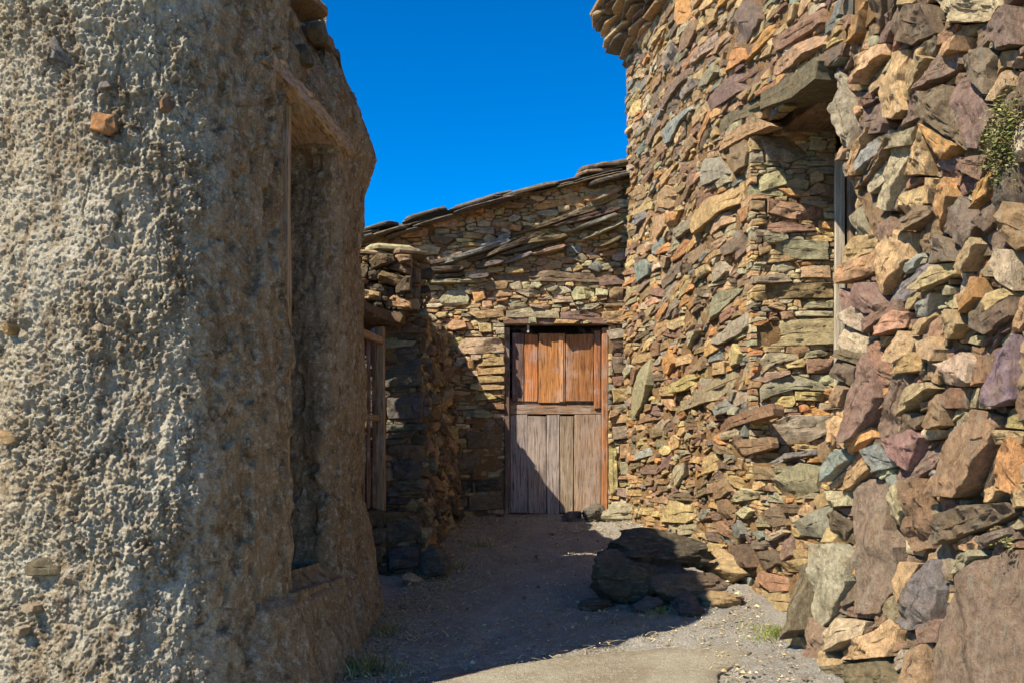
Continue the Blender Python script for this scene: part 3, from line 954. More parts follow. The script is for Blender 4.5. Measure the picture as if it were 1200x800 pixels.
KB += pk(WB, [('P', [(574, 323), (640, 318), (695, 321), (704, 331), (640, 331), (580, 329)]), ('P', [(698, 325), (735, 321), (735, 333), (702, 336)]),
    ('L', [(514, 352), (524, 340), (545, 339), (551, 350), (549, 357), (520, 359)]), ('O', [(553, 343), (567, 342), (570, 350), (556, 356)]),
    ('L', [(533, 408), (545, 396), (588, 396), (592, 411), (560, 415), (535, 414)]), ('O', [(543, 419), (555, 421), (557, 437), (548, 433)]),
    ('O', [(622, 246), (640, 236), (664, 235), (661, 242), (635, 248)]), ('O', [(675, 236), (690, 228), (702, 231), (690, 237)]), ('O', [(592, 270), (600, 264), (613, 266), (610, 273)]),
    ('T', [(565, 281), (573, 273), (583, 281), (570, 288)]), ('G', [(602, 342), (625, 338), (637, 343), (620, 350)]), ('L', [(668, 345), (675, 337), (697, 338), (698, 350), (672, 353)]),
    ('G', [(670, 305), (682, 296), (690, 303), (683, 309)]), ('B', [(688, 315), (698, 305), (708, 313), (702, 320)]), ('Y', [(668, 313), (678, 308), (684, 315), (672, 320)]),
    ('T', [(712, 342), (720, 336), (731, 338), (730, 350), (713, 351)]), ('R', [(700, 346), (710, 343), (712, 352), (700, 354)]),
    ('T', [(520, 384), (530, 374), (545, 376), (548, 384), (530, 388)]), ('R', [(530, 380), (552, 378), (555, 386), (533, 388)]), ('Y', [(560, 380), (576, 376), (577, 390), (562, 390)]),
    ('T', [(545, 366), (590, 362), (592, 372), (560, 374)]), ('G', [(592, 365), (622, 361), (655, 366), (655, 374), (592, 373)]), ('P', [(655, 367), (690, 363), (705, 370), (702, 376), (656, 375)]), ('T', [(704, 367), (735, 364), (735, 376), (706, 377)]),
    ('G', [(710, 388), (735, 383), (738, 396), (714, 399)]), ('K', [(716, 402), (735, 400), (738, 413), (716, 414)]), ('K', [(716, 418), (738, 418), (738, 438), (718, 438)]), ('R', [(716, 442), (738, 440), (738, 452), (718, 453)]),
    ('Y', [(716, 456), (738, 455), (738, 470), (718, 472)]), ('G', [(716, 475), (740, 472), (740, 481), (718, 485)]), ('T', [(716, 487), (740, 484), (740, 494), (716, 497)]), ('G', [(717, 500), (742, 497), (742, 513), (718, 515)]),
    ('Y', [(714, 520), (722, 518), (724, 570), (716, 584), (713, 560)]), ('T', [(726, 520), (744, 518), (744, 536), (726, 537)]), ('G', [(726, 541), (744, 540), (744, 556), (727, 556)]), ('L', [(716, 588), (744, 578), (746, 606), (718, 608)]),
    ('K', [(545, 506), (586, 504), (588, 524), (548, 526)]), ('K', [(528, 532), (560, 530), (564, 556), (530, 556)]), ('D', [(535, 562), (586, 560), (588, 574), (538, 578)]), ('K', [(548, 580), (588, 578), (590, 596), (550, 598)]),
    ('T', [(558, 420), (590, 418), (592, 428), (560, 429)]), ('T', [(560, 432), (592, 430), (592, 438), (560, 439)]), ('Y', [(558, 441), (592, 440), (592, 447), (562, 449)]), ('T', [(562, 451), (592, 450), (592, 456), (566, 457)])])
angB = lambda u, v, rr: rr.gauss(.24 if 1.2 < v - E + 0 < 2.0 and False else .03, .10)
st = fill_wall(WB, 0, 3.25, .8, E + 2.75, .012, okB, KB, [(.26, .07, 400, .78), (.17, .048, 1800, .7), (.11, .036, 5000, .6), (.07, .026, 8000, .5)],
               dict(T=6, L=6, G=3, K=1, R=1.5, O=1, Y=4, B=.5, P=.6), angB, 15, grow=2)
spec = {i: (random.uniform(.07, .15), .08) for i in range(NSEG)}
build_stones(WB, st, back, M_BED, limit=300, hr=(-.005, .05), ds=.035, tilt=.08, facets=1, chamfer=.007, minpx=8, special=spec, terr=.4, gain=1.15)
mortar(WB, 0, 3.25, .7, E + 2.72, .03, back, .02, .018, okB, seed=6)
mb = MB()
box(mb, (-1.9, YB + .16, 0), (DX0 - .02, YB + 3, E + 1.95), lin((120, 94, 66))); box(mb, (DX1 + .02, YB + .16, 0), (1.35, YB + 3, E + 2.4), lin((120, 94, 66)))
box(mb, (DX0 - .02, YB + .162, DZ1 + .02), (DX1 + .02, YB + 3, E + 2.3), lin((120, 94, 66))); box(mb, (DX0 - .02, YB + .5, 0), (DX1 + .02, YB + 3, DZ1 + .02), lin((120, 94, 66)))
box(mb, (DX0 - .3, YB + .03, 0), (DX0 - .005, YB + .3, DZ1), lin((120, 94, 66))); box(mb, (DX1 + .005, YB + .03, 0), (DX1 + .3, YB + .3, DZ1), lin((120, 94, 66)))
mb.build('core', M_MORTAR, back)
# roof edge: overlapping slates, then the roof going back
k = 0
x = -1.8
while x < 1.25:
    L = random.uniform(.3, .62)
    zc = float(topB(x + L / 2)); sl = math.atan2(float(topB(x + L) - topB(x)), L)
    for lay in range(5):
        slate('roof_slate', x + L / 2 + random.uniform(-.15, .15), YB + .08 + random.uniform(-.09, .04) + lay * .04, zc - .02 + lay * .026 + random.uniform(-.012, .012), L * random.uniform(.8, 1.2), .5, random.uniform(.01, .03), random.uniform(-.08, .08), .05 + lay * .02, -sl,
              [PAL['S'], PAL['D'], PAL['K']][k % 3] * .8, back, 500 + k); k += 1
    for row in range(1, 5):
        slate('roof_slate', x + L / 2, YB + .1 + row * .42, zc + .09 + row * .05, L * 1.15, .5, .025, random.uniform(-.08, .08), .12, -sl, PAL['K'] * .8, back, 600 + k * 5 + row)
    x += L * .85
for i, (xx, lx) in enumerate([(.78, .4), (.92, .45), (.72, .2), (1.08, .4)]):
    slate('roof_slate', xx, YB + .08, float(topB(xx)) + .06 + .025 * i % .06, lx, .4, .03, random.uniform(-.2, .2), .04, -.12, PAL['K'] * .85, back, 700 + i)
# the door
YD = YB + .075
door = empty('door'); door.parent = back; door.location = (0, .075, 0)
DORG = Vector((back.location.x, YB + .075, back.location.z))
def bpl(name, x0, x1, y0, y1, col, mat, dy=0.0, t=.03, par=door, org=DORG, seed=0, rag=.003, horiz=False, dz=0):
    """plank given by photograph pixels on the facade"""
    sc = YD / F
    X0, X1 = (x0 - 600) * sc, (x1 - 600) * sc
    Z0, Z1 = E + (HZ - y1) * sc, E + (HZ - y0) * sc
    mbx = MB()
    if horiz: beam(mbx, (X0, YD + dy, (Z0 + Z1) / 2), (X1, YD + dy, (Z0 + Z1) / 2), t, Z1 - Z0, col, (0, 0, 1), 8, rag, seed)
    else: beam(mbx, ((X0 + X1) / 2, YD + dy, Z0), ((X0 + X1) / 2 + random.uniform(-.003, .003), YD + dy, Z1), X1 - X0, t, col, (0, 1, 0), 8, rag, seed)
    o = mbx.build(name, mat, None, 30)
    o.data.transform(__import__('mathutils').Matrix.Translation(-org))
    o.parent = par
    return o
OR1 = lin((172, 116, 64)); OR2 = lin((160, 108, 64)); GRY = lin((146, 122, 112)); BRN = lin((138, 104, 84))
up_ = [(600, 614, lin((112, 88, 78)), 0), (614.6, 630, lin((176, 112, 66)), .004), (631, 662, OR1, -.006), (663, 695, OR2, -.012)]
for i, (a, b, c, dy) in enumerate(up_): bpl('plank', a, b, 391 + (i % 2), 470 + (i == 2) * 1, c, M_WOODZ, dy, seed=40 + i)
low = [(598, 618, lin((142, 128, 122)), .006), (618.6, 640, lin((148, 132, 120)), .004), (640.6, 655.5, lin((152, 138, 128)), 0), (656, 672, lin((144, 126, 104)), .005), (672.8, 704, lin((150, 126, 104)), 0)]
for i, (a, b, c, dy) in enumerate(low): bpl('plank', a, b, 486 + (i % 2), 600 + i % 3, c, M_WOODZ, dy, seed=50 + i)
bpl('rail', 598, 704, 474, 485, lin((140, 112, 88)), M_WOODX, .008, horiz=True, seed=60)
bpl('rail', 598, 696, 467, 474, lin((120, 92, 70)), M_WOODX, .016, horiz=True, seed=61)
bpl('batten', 655, 660, 395, 470, lin((200, 140, 90)), M_WOODZ, -.022, t=.014, seed=62)
bpl('frame_post', 704.5, 712, 385, 606, lin((158, 108, 70)), M_WOODZ, -.02, t=.09, seed=63, rag=.002)
bpl('frame_post', 696, 704, 388, 478, lin((150, 100, 64)), M_WOODZ, -.004, t=.05, seed=64, rag=.002)
bpl('frame_post', 591.5, 597.5, 385, 608, lin((104, 84, 72)), M_WOODZ, -.02, t=.09, seed=65, rag=.002)
bpl('frame_head', 590, 716, 374, 382, lin((120, 92, 70)), M_WOODX, -.045, t=.14, horiz=True, seed=66, rag=.005)
bpl('threshold', 592, 714, 602, 611, lin((140, 116, 92)), M_WOODX, -.05, t=.14, horiz=True, seed=67, rag=.006)
bpl('hanging_stick', 617.5, 620, 372, 391, lin((200, 190, 175)), M_WOODZ, -.07, t=.018, seed=68)
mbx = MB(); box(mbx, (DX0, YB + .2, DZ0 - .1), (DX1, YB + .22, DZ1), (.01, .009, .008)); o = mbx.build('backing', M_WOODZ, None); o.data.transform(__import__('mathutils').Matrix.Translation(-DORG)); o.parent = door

# ================================================================== RIGHT: TALL STONE HOUSE
tall = tag(empty('stone_house', (1.5, 7.3, .7)), 'tall house of tan and orange slate rubble at right, slate eaves', 'house')
W1 = Wall((1.07, 9.42), (1.66, 5.22), bulge=lambda u, v: 0.022 * math.sin(u * 2.3 + v * .7) + .018 * math.sin(v * 2.9 + u))
UO0 = float(np.hypot(1.5 - 1.07, 6.34 - 9.42))          # start of the opening
OZ0, OZ1 = E - .02, E + 2.03
def okT(U, V): return ~((U > UO0 + .05 * vnoise(V * 9, V * 0, V * 0, 3)) & (V > OZ0) & (V < OZ1))
K1 = [
 ('O', [(795, 0), (810, 0), (812, 15), (808, 28), (800, 32), (794, 20)]), ('P', [(870, 0), (884, 0), (894, 22), (888, 38), (868, 54), (858, 42), (862, 20)]),
 ('T', [(828, 12), (845, 10), (843, 24), (832, 35), (826, 28)]), ('R', [(798, 46), (822, 23), (824, 35), (815, 55), (799, 68), (797, 58)]), ('G', [(782, 62), (796, 49), (796, 65), (785, 80), (780, 76)]),
 ('P', [(788, 105), (825, 71), (843, 63), (845, 68), (820, 85), (800, 105), (780, 130), (776, 126)]), ('G', [(801, 110), (812, 99), (825, 92), (826, 100), (812, 112), (803, 120)]),
 ('G', [(833, 81), (845, 76), (848, 85), (838, 100), (828, 104), (829, 92)]), ('B', [(778, 154), (792, 139), (800, 135), (815, 126), (818, 130), (803, 145), (790, 165), (779, 170)]),
 ('O', [(855, 61), (872, 56), (878, 70), (866, 80), (853, 90)]), ('P', [(836, 120), (845, 105), (880, 76), (900, 61), (903, 78), (890, 95), (855, 122), (838, 132)]),
 ('T', [(905, 74), (968, 33), (971, 52), (910, 90), (903, 88)]), ('R', [(908, 47), (966, 8), (970, 26), (912, 62)]), ('K', [(846, 150), (850, 138), (900, 108), (940, 86), (972, 66), (974, 92), (935, 116), (905, 126), (862, 143), (847, 160)]),
 ('T', [(815, 183), (848, 165), (880, 146), (898, 139), (908, 148), (885, 158), (850, 178), (822, 190)]),
 ('R', [(852, 181), (879, 164), (884, 178), (880, 195), (862, 206), (856, 195)]), ('G', [(830, 187), (849, 183), (859, 204), (845, 212), (829, 220)]),
 ('Y', [(815, 256), (832, 236), (862, 218), (881, 206), (883, 230), (850, 248), (818, 274), (812, 268)]),
 ('T', [(768, 231), (780, 217), (794, 222), (793, 232), (780, 245), (769, 243)]), ('B', [(737, 259), (756, 246), (756, 255), (745, 265), (738, 262)]), ('T', [(757, 257), (777, 249), (777, 265), (765, 285), (755, 288)]),
 ('O', [(779, 251), (794, 247), (788, 262), (779, 269)]), ('G', [(780, 273), (808, 257), (810, 268), (795, 278), (780, 285)]), ('B', [(745, 309), (755, 303), (761, 310), (760, 322), (748, 331)]),
 ('T', [(763, 298), (784, 301), (780, 315), (768, 312)]), ('P', [(848, 291), (868, 275), (882, 270), (884, 284), (868, 294), (851, 302)]), ('G', [(834, 311), (852, 306), (857, 318), (845, 330), (835, 335), (832, 322)]),
 ('O', [(868, 246), (882, 242), (880, 256), (864, 268)]), ('Y', [(819, 316), (831, 309), (833, 318), (821, 327)]),
 ('G', [(814, 369), (830, 356), (850, 341), (874, 336), (862, 350), (840, 374), (816, 382)]), ('G', [(836, 396), (860, 377), (881, 365), (883, 382), (870, 394), (850, 404), (838, 402)]), ('L', [(797, 406), (808, 389), (827, 387), (818, 398), (805, 417), (797, 421)]),
 ('O', [(775, 426), (787, 408), (792, 425), (785, 439), (776, 437)]), ('G', [(742, 470), (752, 431), (765, 421), (766, 450), (758, 475), (746, 489), (741, 485)]), ('Y', [(790, 453), (810, 439), (838, 429), (830, 441), (808, 457), (791, 461)]),
 ('G', [(798, 473), (830, 456), (850, 441), (870, 430), (882, 424), (880, 442), (866, 452), (845, 469), (815, 477), (801, 481)]), ('B', [(844, 479), (862, 466), (869, 475), (860, 484), (849, 487)]), ('R', [(824, 510), (860, 491), (882, 482), (912, 472), (914, 486), (870, 500), (831, 517)]),
 ('Y', [(856, 420), (867, 402), (875, 414), (873, 426), (861, 431)]), ('R', [(862, 517), (905, 511), (908, 524), (871, 539), (862, 530)]), ('L', [(776, 569), (792, 544), (804, 541), (802, 555), (790, 569), (777, 572)]),
 ('R', [(836, 584), (850, 559), (861, 561), (864, 575), (849, 584)]), ('T', [(775, 611), (785, 586), (800, 584), (814, 600), (801, 613)]), ('L', [(856, 585), (880, 571), (901, 576), (894, 584), (870, 588)]),
 ('R', [(844, 586), (857, 583), (861, 607), (849, 609)]), ('B', [(862, 615), (872, 608), (879, 625), (875, 631), (862, 629)]), ('L', [(896, 630), (924, 619), (929, 623), (910, 634)]),
 ('K', [(844, 641), (885, 636), (889, 664), (861, 664), (849, 655)]), ('K', [(887, 646), (914, 643), (919, 659), (901, 671), (892, 664)]), ('T', [(859, 690), (894, 688), (899, 705), (880, 714), (857, 705)]),
 ('T', [(835, 700), (846, 699), (863, 714), (840, 720)]), ('P', [(923, 628), (931, 622), (934, 650), (923, 658)]), ('B', [(941, 612), (958, 597), (985, 586), (986, 624), (965, 631), (943, 627)]),
 ('B', [(896, 546), (920, 531), (964, 526), (964, 532), (925, 537), (898, 551)]), ('G', [(915, 560), (940, 541), (962, 545), (960, 575), (935, 585), (918, 578)]), ('K', [(898, 600), (918, 590), (930, 610), (915, 618), (902, 612)]),
 ('R', [(962, 520), (984, 508), (988, 545), (965, 548)]), ('L', [(868, 600), (880, 592), (890, 598), (880, 608)]), ('T', [(902, 695), (930, 690), (935, 712), (910, 720)])]
KT = pk(W1, K1)
st = fill_wall(W1, -.05, 4.3, .5, E + 4.15, .013, okT, KT, [(.55, .085, 500, .84), (.34, .06, 2500, .76), (.19, .042, 9000, .66), (.095, .03, 14000, .5)],
               dict(T=6, O=1.6, Y=2.5, G=2.5, R=3.5, K=1.5, P=1.5, L=1.5, B=1.0), lambda u, v, rr: rr.gauss(.03, .13), 21, grow=2)
spec1 = {i: (.035, .42) for i in (11, 12, 13)}
build_stones(W1, st, tall, M_BED, limit=300, hr=(-.004, .022), keyh=.014, gain=1.08, gap=.003, ds=.028, tilt=.05, facets=1, chamfer=.005, minpx=8, special=spec1, terr=.25)
mortar(W1, -.05, 4.3, .4, E + 4.15, .022, tall, .016, .016, okT, seed=7)
# far jamb of the high opening, facing down the lane, coursed slabs
WJ = Wall((1.47, 6.335), (2.02, 6.345))
KJ = pk(WJ, [('G', [(890, 161), (925, 159), (948, 184), (928, 191), (898, 190)]), ('G', [(888, 205), (918, 199), (922, 217), (890, 226)]), ('R', [(897, 232), (964, 245), (967, 258), (925, 258), (898, 250)]),
   ('R', [(890, 262), (915, 260), (956, 265), (956, 271), (920, 274), (890, 272)]), ('G', [(907, 280), (970, 283), (971, 306), (935, 305), (907, 294)]), ('T', [(888, 288), (905, 280), (905, 294), (890, 300)]), ('T', [(940, 310), (972, 312), (973, 327), (938, 326)]),
   ('R', [(897, 332), (974, 332), (976, 350), (896, 350)]), ('G', [(936, 352), (976, 356), (976, 362), (942, 362)]), ('L', [(930, 364), (976, 365), (977, 371), (932, 371)]), ('G', [(887, 384), (902, 376), (976, 374), (978, 404), (888, 406)]),
   ('L', [(888, 424), (898, 411), (938, 415), (938, 421), (908, 426), (890, 440)]), ('R', [(943, 420), (976, 420), (974, 438), (945, 438)]), ('G', [(888, 455), (900, 445), (930, 437), (963, 448), (973, 458), (930, 456), (902, 464), (890, 472)]), ('Y', [(930, 458), (974, 460), (974, 470), (931, 469)]),
   ('G', [(901, 495), (925, 486), (974, 487), (976, 505), (945, 519), (918, 521), (904, 510)]), ('O', [(935, 475), (946, 471), (950, 480), (938, 483)]), ('T', [(948, 205), (962, 198), (966, 212), (950, 218)])])
st = fill_wall(WJ, 0.0, .54, E - .1, E + 2.1, .01, lambda U, V: V > 0, KJ, [(.2, .06, 200, .7), (.1, .035, 1200, .6), (.06, .025, 2000, .5)], dict(T=4, L=3, Y=2, G=4, R=1, O=1), lambda u, v, rr: rr.gauss(0, .06), 22, grow=2)
build_stones(WJ, st, tall, M_BED, limit=90, hr=(0, .03), ds=.025, tilt=.06, facets=1, chamfer=.006, minpx=7, depth=.1, gain=1.3, terr=.5)
mortar(WJ, .07, .55, E - .1, E + 2.1, .02, tall, .02, .012, seed=8)
# lintel underside, door post, plank door and dark room in the opening
plank('lintel', (1.84, 6.42, E + 2.08), (2.06, 5.0, E + 2.08), .36, .1, lin((120, 96, 70)), M_WOODY, tall, rag=.012, n=10, seed=31)
plank('door_post', (1.985, 6.22, E - .05), (1.99, 6.22, E + 1.86), .028, .06, lin((178, 166, 142)), M_WOODZ, tall, up=(1, 0, 0), seed=32)
plank('door_post', (2.04, 6.12, E - .05), (2.04, 6.12, E + 1.86), .06, .06, lin((120, 98, 74)), M_WOODZ, tall, up=(1, 0, 0), seed=33)
for i in range(8):
    plank('door_plank', (2.1, 6.2 - i * .145, E - .1), (2.1, 6.2 - i * .145, E + 1.9), .14, .03, jit_col(lin((110, 86, 64))), M_WOODZ, tall, up=(1, 0, 0), seed=35 + i)
mb = MB()
box(mb, (1.62, 6.46, 0), (5.5, 9.35, E + 4.0), lin((120, 94, 66))); box(mb, (2.16, 4.9, 0), (5.5, 6.5, E + 4.0), lin((120, 94, 66)))
box(mb, (1.74, 4.9, 0), (2.5, 6.5, OZ0 - .04), lin((120, 94, 66))); box(mb, (1.74, 4.9, OZ1 + .1), (2.5, 6.5, E + 4.0), lin((120, 94, 66)))
_v = [W1.at(uu, z, d) for d, uu in ((-.1, .1), (-.1, UO0 - .08), (-.4, UO0 - .08), (-.8, .1)) for z in (0, E + 4.0)]
mb.add(_v, [(0, 2, 3, 1), (2, 4, 5, 3), (4, 6, 7, 5), (6, 0, 1, 7), (1, 3, 5, 7)], lin((120, 94, 66)))
mb.build('core', M_MORTAR, tall)
# eaves: slates stepping out over the wall
k = 0
for lay in range(9):
    u = -.25
    while u < 4.4:
        L = random.uniform(.35, .6)
        over = .05 + .038 * lay + random.uniform(-.03, .03)
        p = W1.at(u + L / 2, E + 3.74 + lay * .05 + random.uniform(-.012, .012), over - .22)
        slate('eave_slate', p[0], p[1], p[2], .5, L * 1.1, random.uniform(.014, .032), random.uniform(-.15, .15) + .14, random.uniform(-.05, .05), -.04, [PAL['K'], PAL['T'], PAL['R'], PAL['D']][k % 4], tall, 800 + k); k += 1
        u += L
mb = MB(); box(mb, (1.2, 4.6, E + 4.14), (5.6, 9.5, E + 4.35), lin((100, 90, 78))); mb.build('roof', M_SLATE, tall)

# ================================================================== NEAR RIGHT: RUBBLE WALL OF BIG SHARDS
rub = tag(empty('rubble_wall', (1.7, 4.4, .5)), 'rough dry stone wall of large jagged purple and rust shards, nearest at right', 'wall')
W2 = Wall((1.41, 5.20), (1.87, 3.1), lean=-.0, bulge=lambda u, v: .03 * math.sin(u * 3 + v * 1.3) + .02 * math.sin(v * 4.1))
W2.v = np.array([.075, .016, 1.0])
K2 = [
 ('L', [(1106, 0), (1184, 0), (1187, 8), (1170, 27), (1126, 29), (1116, 15)]), ('P', [(1200, 5), (1187, 20), (1171, 45), (1185, 62), (1203, 55)]), ('Y', [(1017, 56), (1043, 50), (1044, 64), (1020, 85), (1008, 102), (1009, 80)]),
 ('Y', [(1046, 60), (1071, 57), (1062, 95), (1066, 130), (1050, 142), (1033, 139), (1039, 100)]), ('T', [(1071, 80), (1095, 66), (1107, 69), (1085, 95), (1068, 122), (1064, 105)]), ('P', [(1130, 51), (1137, 75), (1125, 89), (1092, 107), (1087, 110), (1110, 78)]),
 ('P', [(1144, 66), (1170, 56), (1178, 66), (1172, 90), (1170, 113), (1142, 86)]), ('P', [(1131, 92), (1143, 88), (1163, 112), (1174, 140), (1156, 177), (1142, 177), (1136, 150), (1127, 115)]), ('P', [(1091, 116), (1122, 99), (1126, 125), (1129, 150), (1134, 177), (1120, 165), (1096, 140), (1088, 130)]),
 ('Y', [(1051, 207), (1088, 138), (1094, 160), (1090, 190), (1087, 207)]), ('O', [(1092, 143), (1124, 171), (1120, 181), (1111, 189), (1098, 172)]), ('P', [(1113, 186), (1173, 181), (1165, 195), (1155, 214), (1140, 205)]), ('O', [(1175, 186), (1180, 190), (1165, 230), (1151, 240), (1144, 249), (1157, 215)]),
 ('G', [(978, 77), (986, 84), (994, 108), (996, 150), (992, 176), (984, 150), (980, 120)]), ('P', [(991, 224), (1020, 191), (1045, 166), (1049, 161), (1040, 180), (1010, 214), (996, 222)]), ('O', [(1101, 216), (1114, 206), (1119, 230), (1110, 259), (1103, 273), (1096, 255)]),
 ('P', [(1051, 270), (1056, 255), (1075, 239), (1099, 241), (1085, 254), (1061, 271)]), ('P', [(1023, 261), (1035, 249), (1049, 280), (1045, 297), (1036, 294), (1026, 275)]), ('T', [(991, 290), (1005, 276), (1024, 273), (1034, 290), (1010, 299), (1000, 314), (989, 317)]),
 ('P', [(1083, 281), (1095, 273), (1114, 279), (1124, 307), (1091, 311), (1086, 300)]), ('T', [(1126, 314), (1140, 291), (1155, 277), (1162, 285), (1150, 305), (1140, 321)]), ('G', [(1181, 310), (1186, 291), (1203, 292), (1203, 344), (1186, 330)]), ('K', [(1161, 375), (1203, 346), (1203, 370), (1171, 394), (1157, 385)]),
 ('P', [(1008, 331), (1020, 329), (1034, 364), (1015, 369), (1006, 361)]), ('T', [(1101, 394), (1115, 361), (1139, 363), (1144, 380), (1125, 399), (1109, 397)]), ('T', [(1046, 420), (1060, 386), (1074, 400), (1071, 412), (1055, 427), (1046, 424)]), ('T', [(1026, 376), (1050, 363), (1064, 366), (1059, 384), (1032, 394)]),
 ('P', [(991, 519), (997, 470), (1010, 416), (1015, 411), (1029, 430), (1031, 465), (1020, 494), (1005, 519)]), ('T', [(1051, 439), (1074, 411), (1082, 420), (1083, 434), (1056, 439)]), ('T', [(1081, 400), (1097, 393), (1107, 409), (1104, 424), (1086, 419)]), ('L', [(1106, 426), (1140, 411), (1149, 425), (1149, 449), (1135, 454), (1107, 449)]),
 ('R', [(1153, 430), (1170, 414), (1169, 450), (1153, 454)]), ('V', [(1173, 411), (1204, 389), (1204, 469), (1186, 479), (1172, 474)]), ('T', [(1051, 489), (1056, 466), (1070, 448), (1095, 446), (1103, 454), (1090, 458), (1065, 479)]), ('R', [(1083, 499), (1092, 467), (1101, 460), (1111, 480), (1109, 499), (1090, 504)]),
 ('P', [(1036, 515), (1069, 501), (1079, 511), (1065, 544), (1060, 553), (1046, 535)]), ('R', [(1086, 579), (1110, 521), (1135, 491), (1146, 477), (1179, 486), (1179, 500), (1170, 530), (1150, 569), (1130, 584), (1091, 582)]), ('O', [(1163, 559), (1180, 531), (1204, 509), (1204, 579), (1190, 579), (1166, 569)]),
 ('B', [(1013, 526), (1035, 517), (1049, 544), (1026, 554)]), ('P', [(996, 566), (1025, 557), (1039, 571), (1039, 620), (1049, 641), (1044, 689), (1025, 719), (1005, 719), (1006, 641), (996, 620)]), ('R', [(1058, 561), (1079, 557), (1081, 590), (1088, 610), (1081, 644), (1061, 649), (1052, 630), (1059, 600)]),
 ('K', [(1087, 629), (1101, 601), (1130, 591), (1184, 587), (1189, 600), (1160, 614), (1120, 629), (1091, 639)]), ('P', [(1136, 631), (1180, 616), (1181, 625), (1145, 644)]), ('G', [(1101, 656), (1144, 642), (1147, 650), (1125, 669), (1106, 674)]), ('P', [(1087, 805), (1092, 740), (1106, 696), (1140, 657), (1180, 642), (1216, 641), (1222, 805)]),
 ('G', [(961, 636), (989, 634), (1003, 651), (1001, 680), (985, 719), (966, 739), (957, 720), (959, 670)]), ('K', [(941, 661), (954, 657), (956, 739), (946, 749), (941, 700)]), ('V', [(1050, 729), (1066, 691), (1089, 653), (1096, 690), (1089, 734), (1061, 739)]), ('T', [(992, 773), (1040, 722), (1048, 735), (1044, 769), (1010, 773)]),
 ('L', [(976, 745), (990, 722), (1018, 727), (1014, 744), (986, 763)]), ('P', [(927, 803), (932, 767), (960, 757), (969, 775), (969, 803)]), ('T', [(1042, 694), (1051, 656), (1074, 658), (1064, 689), (1051, 708), (1046, 700)]), ('K', [(992, 803), (992, 778), (1040, 773), (1059, 803)]), ('R', [(1066, 803), (1069, 761), (1084, 751), (1084, 803)]),
 ('L', [(1040, 575), (1056, 565), (1056, 598), (1048, 620), (1041, 615)]), ('K', [(1055, 25), (1060, 8), (1104, 5), (1110, 40), (1080, 55), (1058, 48)]), ('K', [(1150, 262), (1165, 245), (1178, 235), (1182, 262), (1170, 275)]), ('D', [(1178, 195), (1203, 190), (1203, 262), (1186, 262)])]  # topmost of these is dark stone colour standing in for a shadowed hollow
KR = pk(W2, K2)
def okR(U, V, dx=0):
    P = W2.O + U[..., None] * W2.u + V[..., None] * W2.v
    px = 600 + P[..., 0] / P[..., 1] * F; py = HZ - (P[..., 2] - E) / P[..., 1] * F
    return px > np.interp(py, [0, 195, 225, 430, 460, 640, 670, 800], [974, 976, 987, 987, 974, 968, 942, 922]) + dx
st = fill_wall(W2, -.05, 2.3, .2, E + 2.25, .009, okR, KR, [(.34, .15, 600, .82), (.26, .10, 2500, .76), (.17, .055, 7000, .64), (.09, .032, 9000, .5)],
               dict(T=6, P=5, G=2, R=3, K=4, L=2, O=.7, B=.4), lambda u, v, rr: rr.gauss(.25, .55), 23, grow=2)
build_stones(W2, st, rub, M_RUB, limit=300, hr=(-.02, .06), keyh=.012, gain=1.3, gap=.004, sink=.02, terr=.7, hsize=.13, ds=.017, tilt=.2, facets=1, chamfer=.004, minpx=8, depth=.12, rough=.05)
mortar(W2, -.05, 2.3, .2, E + 2.2, .022, rub, .085, .02, lambda a, b: okR(a, b, 6), seed=9)
mb = MB()
vv = []
for d, uu in ((-.1, .42), (-.1, 2.3), (-1.2, 2.3), (-.6, .5)):
    for z in (0, E + 2.2): vv.append(W2.at(uu, z, d))
mb.add(vv, [(0, 2, 3, 1), (2, 4, 5, 3), (4, 6, 7, 5), (6, 0, 1, 7), (1, 3, 5, 7)], lin((120, 94, 66)))
mb.build('core', M_MORTAR, rub)
# left end of the wall: stones turning the corner
WE = Wall((1.52, 5.26), (1.39, 5.19))

# ================================================================== LOOSE ROCKS
def boulder(name, c, size, col, seed, label, cat='rock', group=None, rotz=0.0, tilt=0.0, mat=None, nu=36, nv=24, planes=18):
    from mathutils import Euler
    rr = random.Random(seed)
    pls = []
    for _ in range(planes):
        d = Vector((rr.gauss(0, 1), rr.gauss(0, 1), rr.gauss(0, .8))).normalized()
        pls.append((d, rr.uniform(.5, .78)))
    Rm = Euler((tilt, tilt * .5, rotz), 'XYZ').to_matrix()
    v = []; f = []
    for j in range(nv + 1):
        th = math.pi * j / nv
        for i in range(nu):
            ph = 2 * math.pi * i / nu
            d = Vector((math.sin(th) * math.cos(ph), math.sin(th) * math.sin(ph), math.cos(th)))
            r = 1.0
            for pd, ps in pls:
                k = d.dot(pd)
                if k > 1e-3: r = min(r, ps / k)
            r *= 1 + .10 * mnoise.noise(d * 2.3 + Vector((seed, 0, 0))) + .07 * mnoise.noise(d * 5 + Vector((0, seed, 0))) + .05 * mnoise.noise(d * 13)
            p = Vector((d.x * size[0] / 2 * r, d.y * size[1] / 2 * r, d.z * size[2] / 2 * r)) * 1.38
            lay = size[2] / 6.0
            p.x *= 1 + .26 * mnoise.noise(Vector((math.floor(p.z / lay + .5), seed * 3.1, ph * 1.3))); p.y *= 1 + .26 * mnoise.noise(Vector((math.floor(p.z / lay + .5), seed * 1.7, ph * 1.3)))
            v.append(Rm @ p)
    for j in range(nv):
        for i in range(nu):
            k = (i + 1) % nu
            f.append((j * nu + i, (j + 1) * nu + i, (j + 1) * nu + k, j * nu + k))
    o = mesh_obj(name, v, f, [jit_col(PAL[col], .08)] * len(v), mat or M_BED, None, 12)
    o.location = c
    tag(o, label, cat, group)
    return o
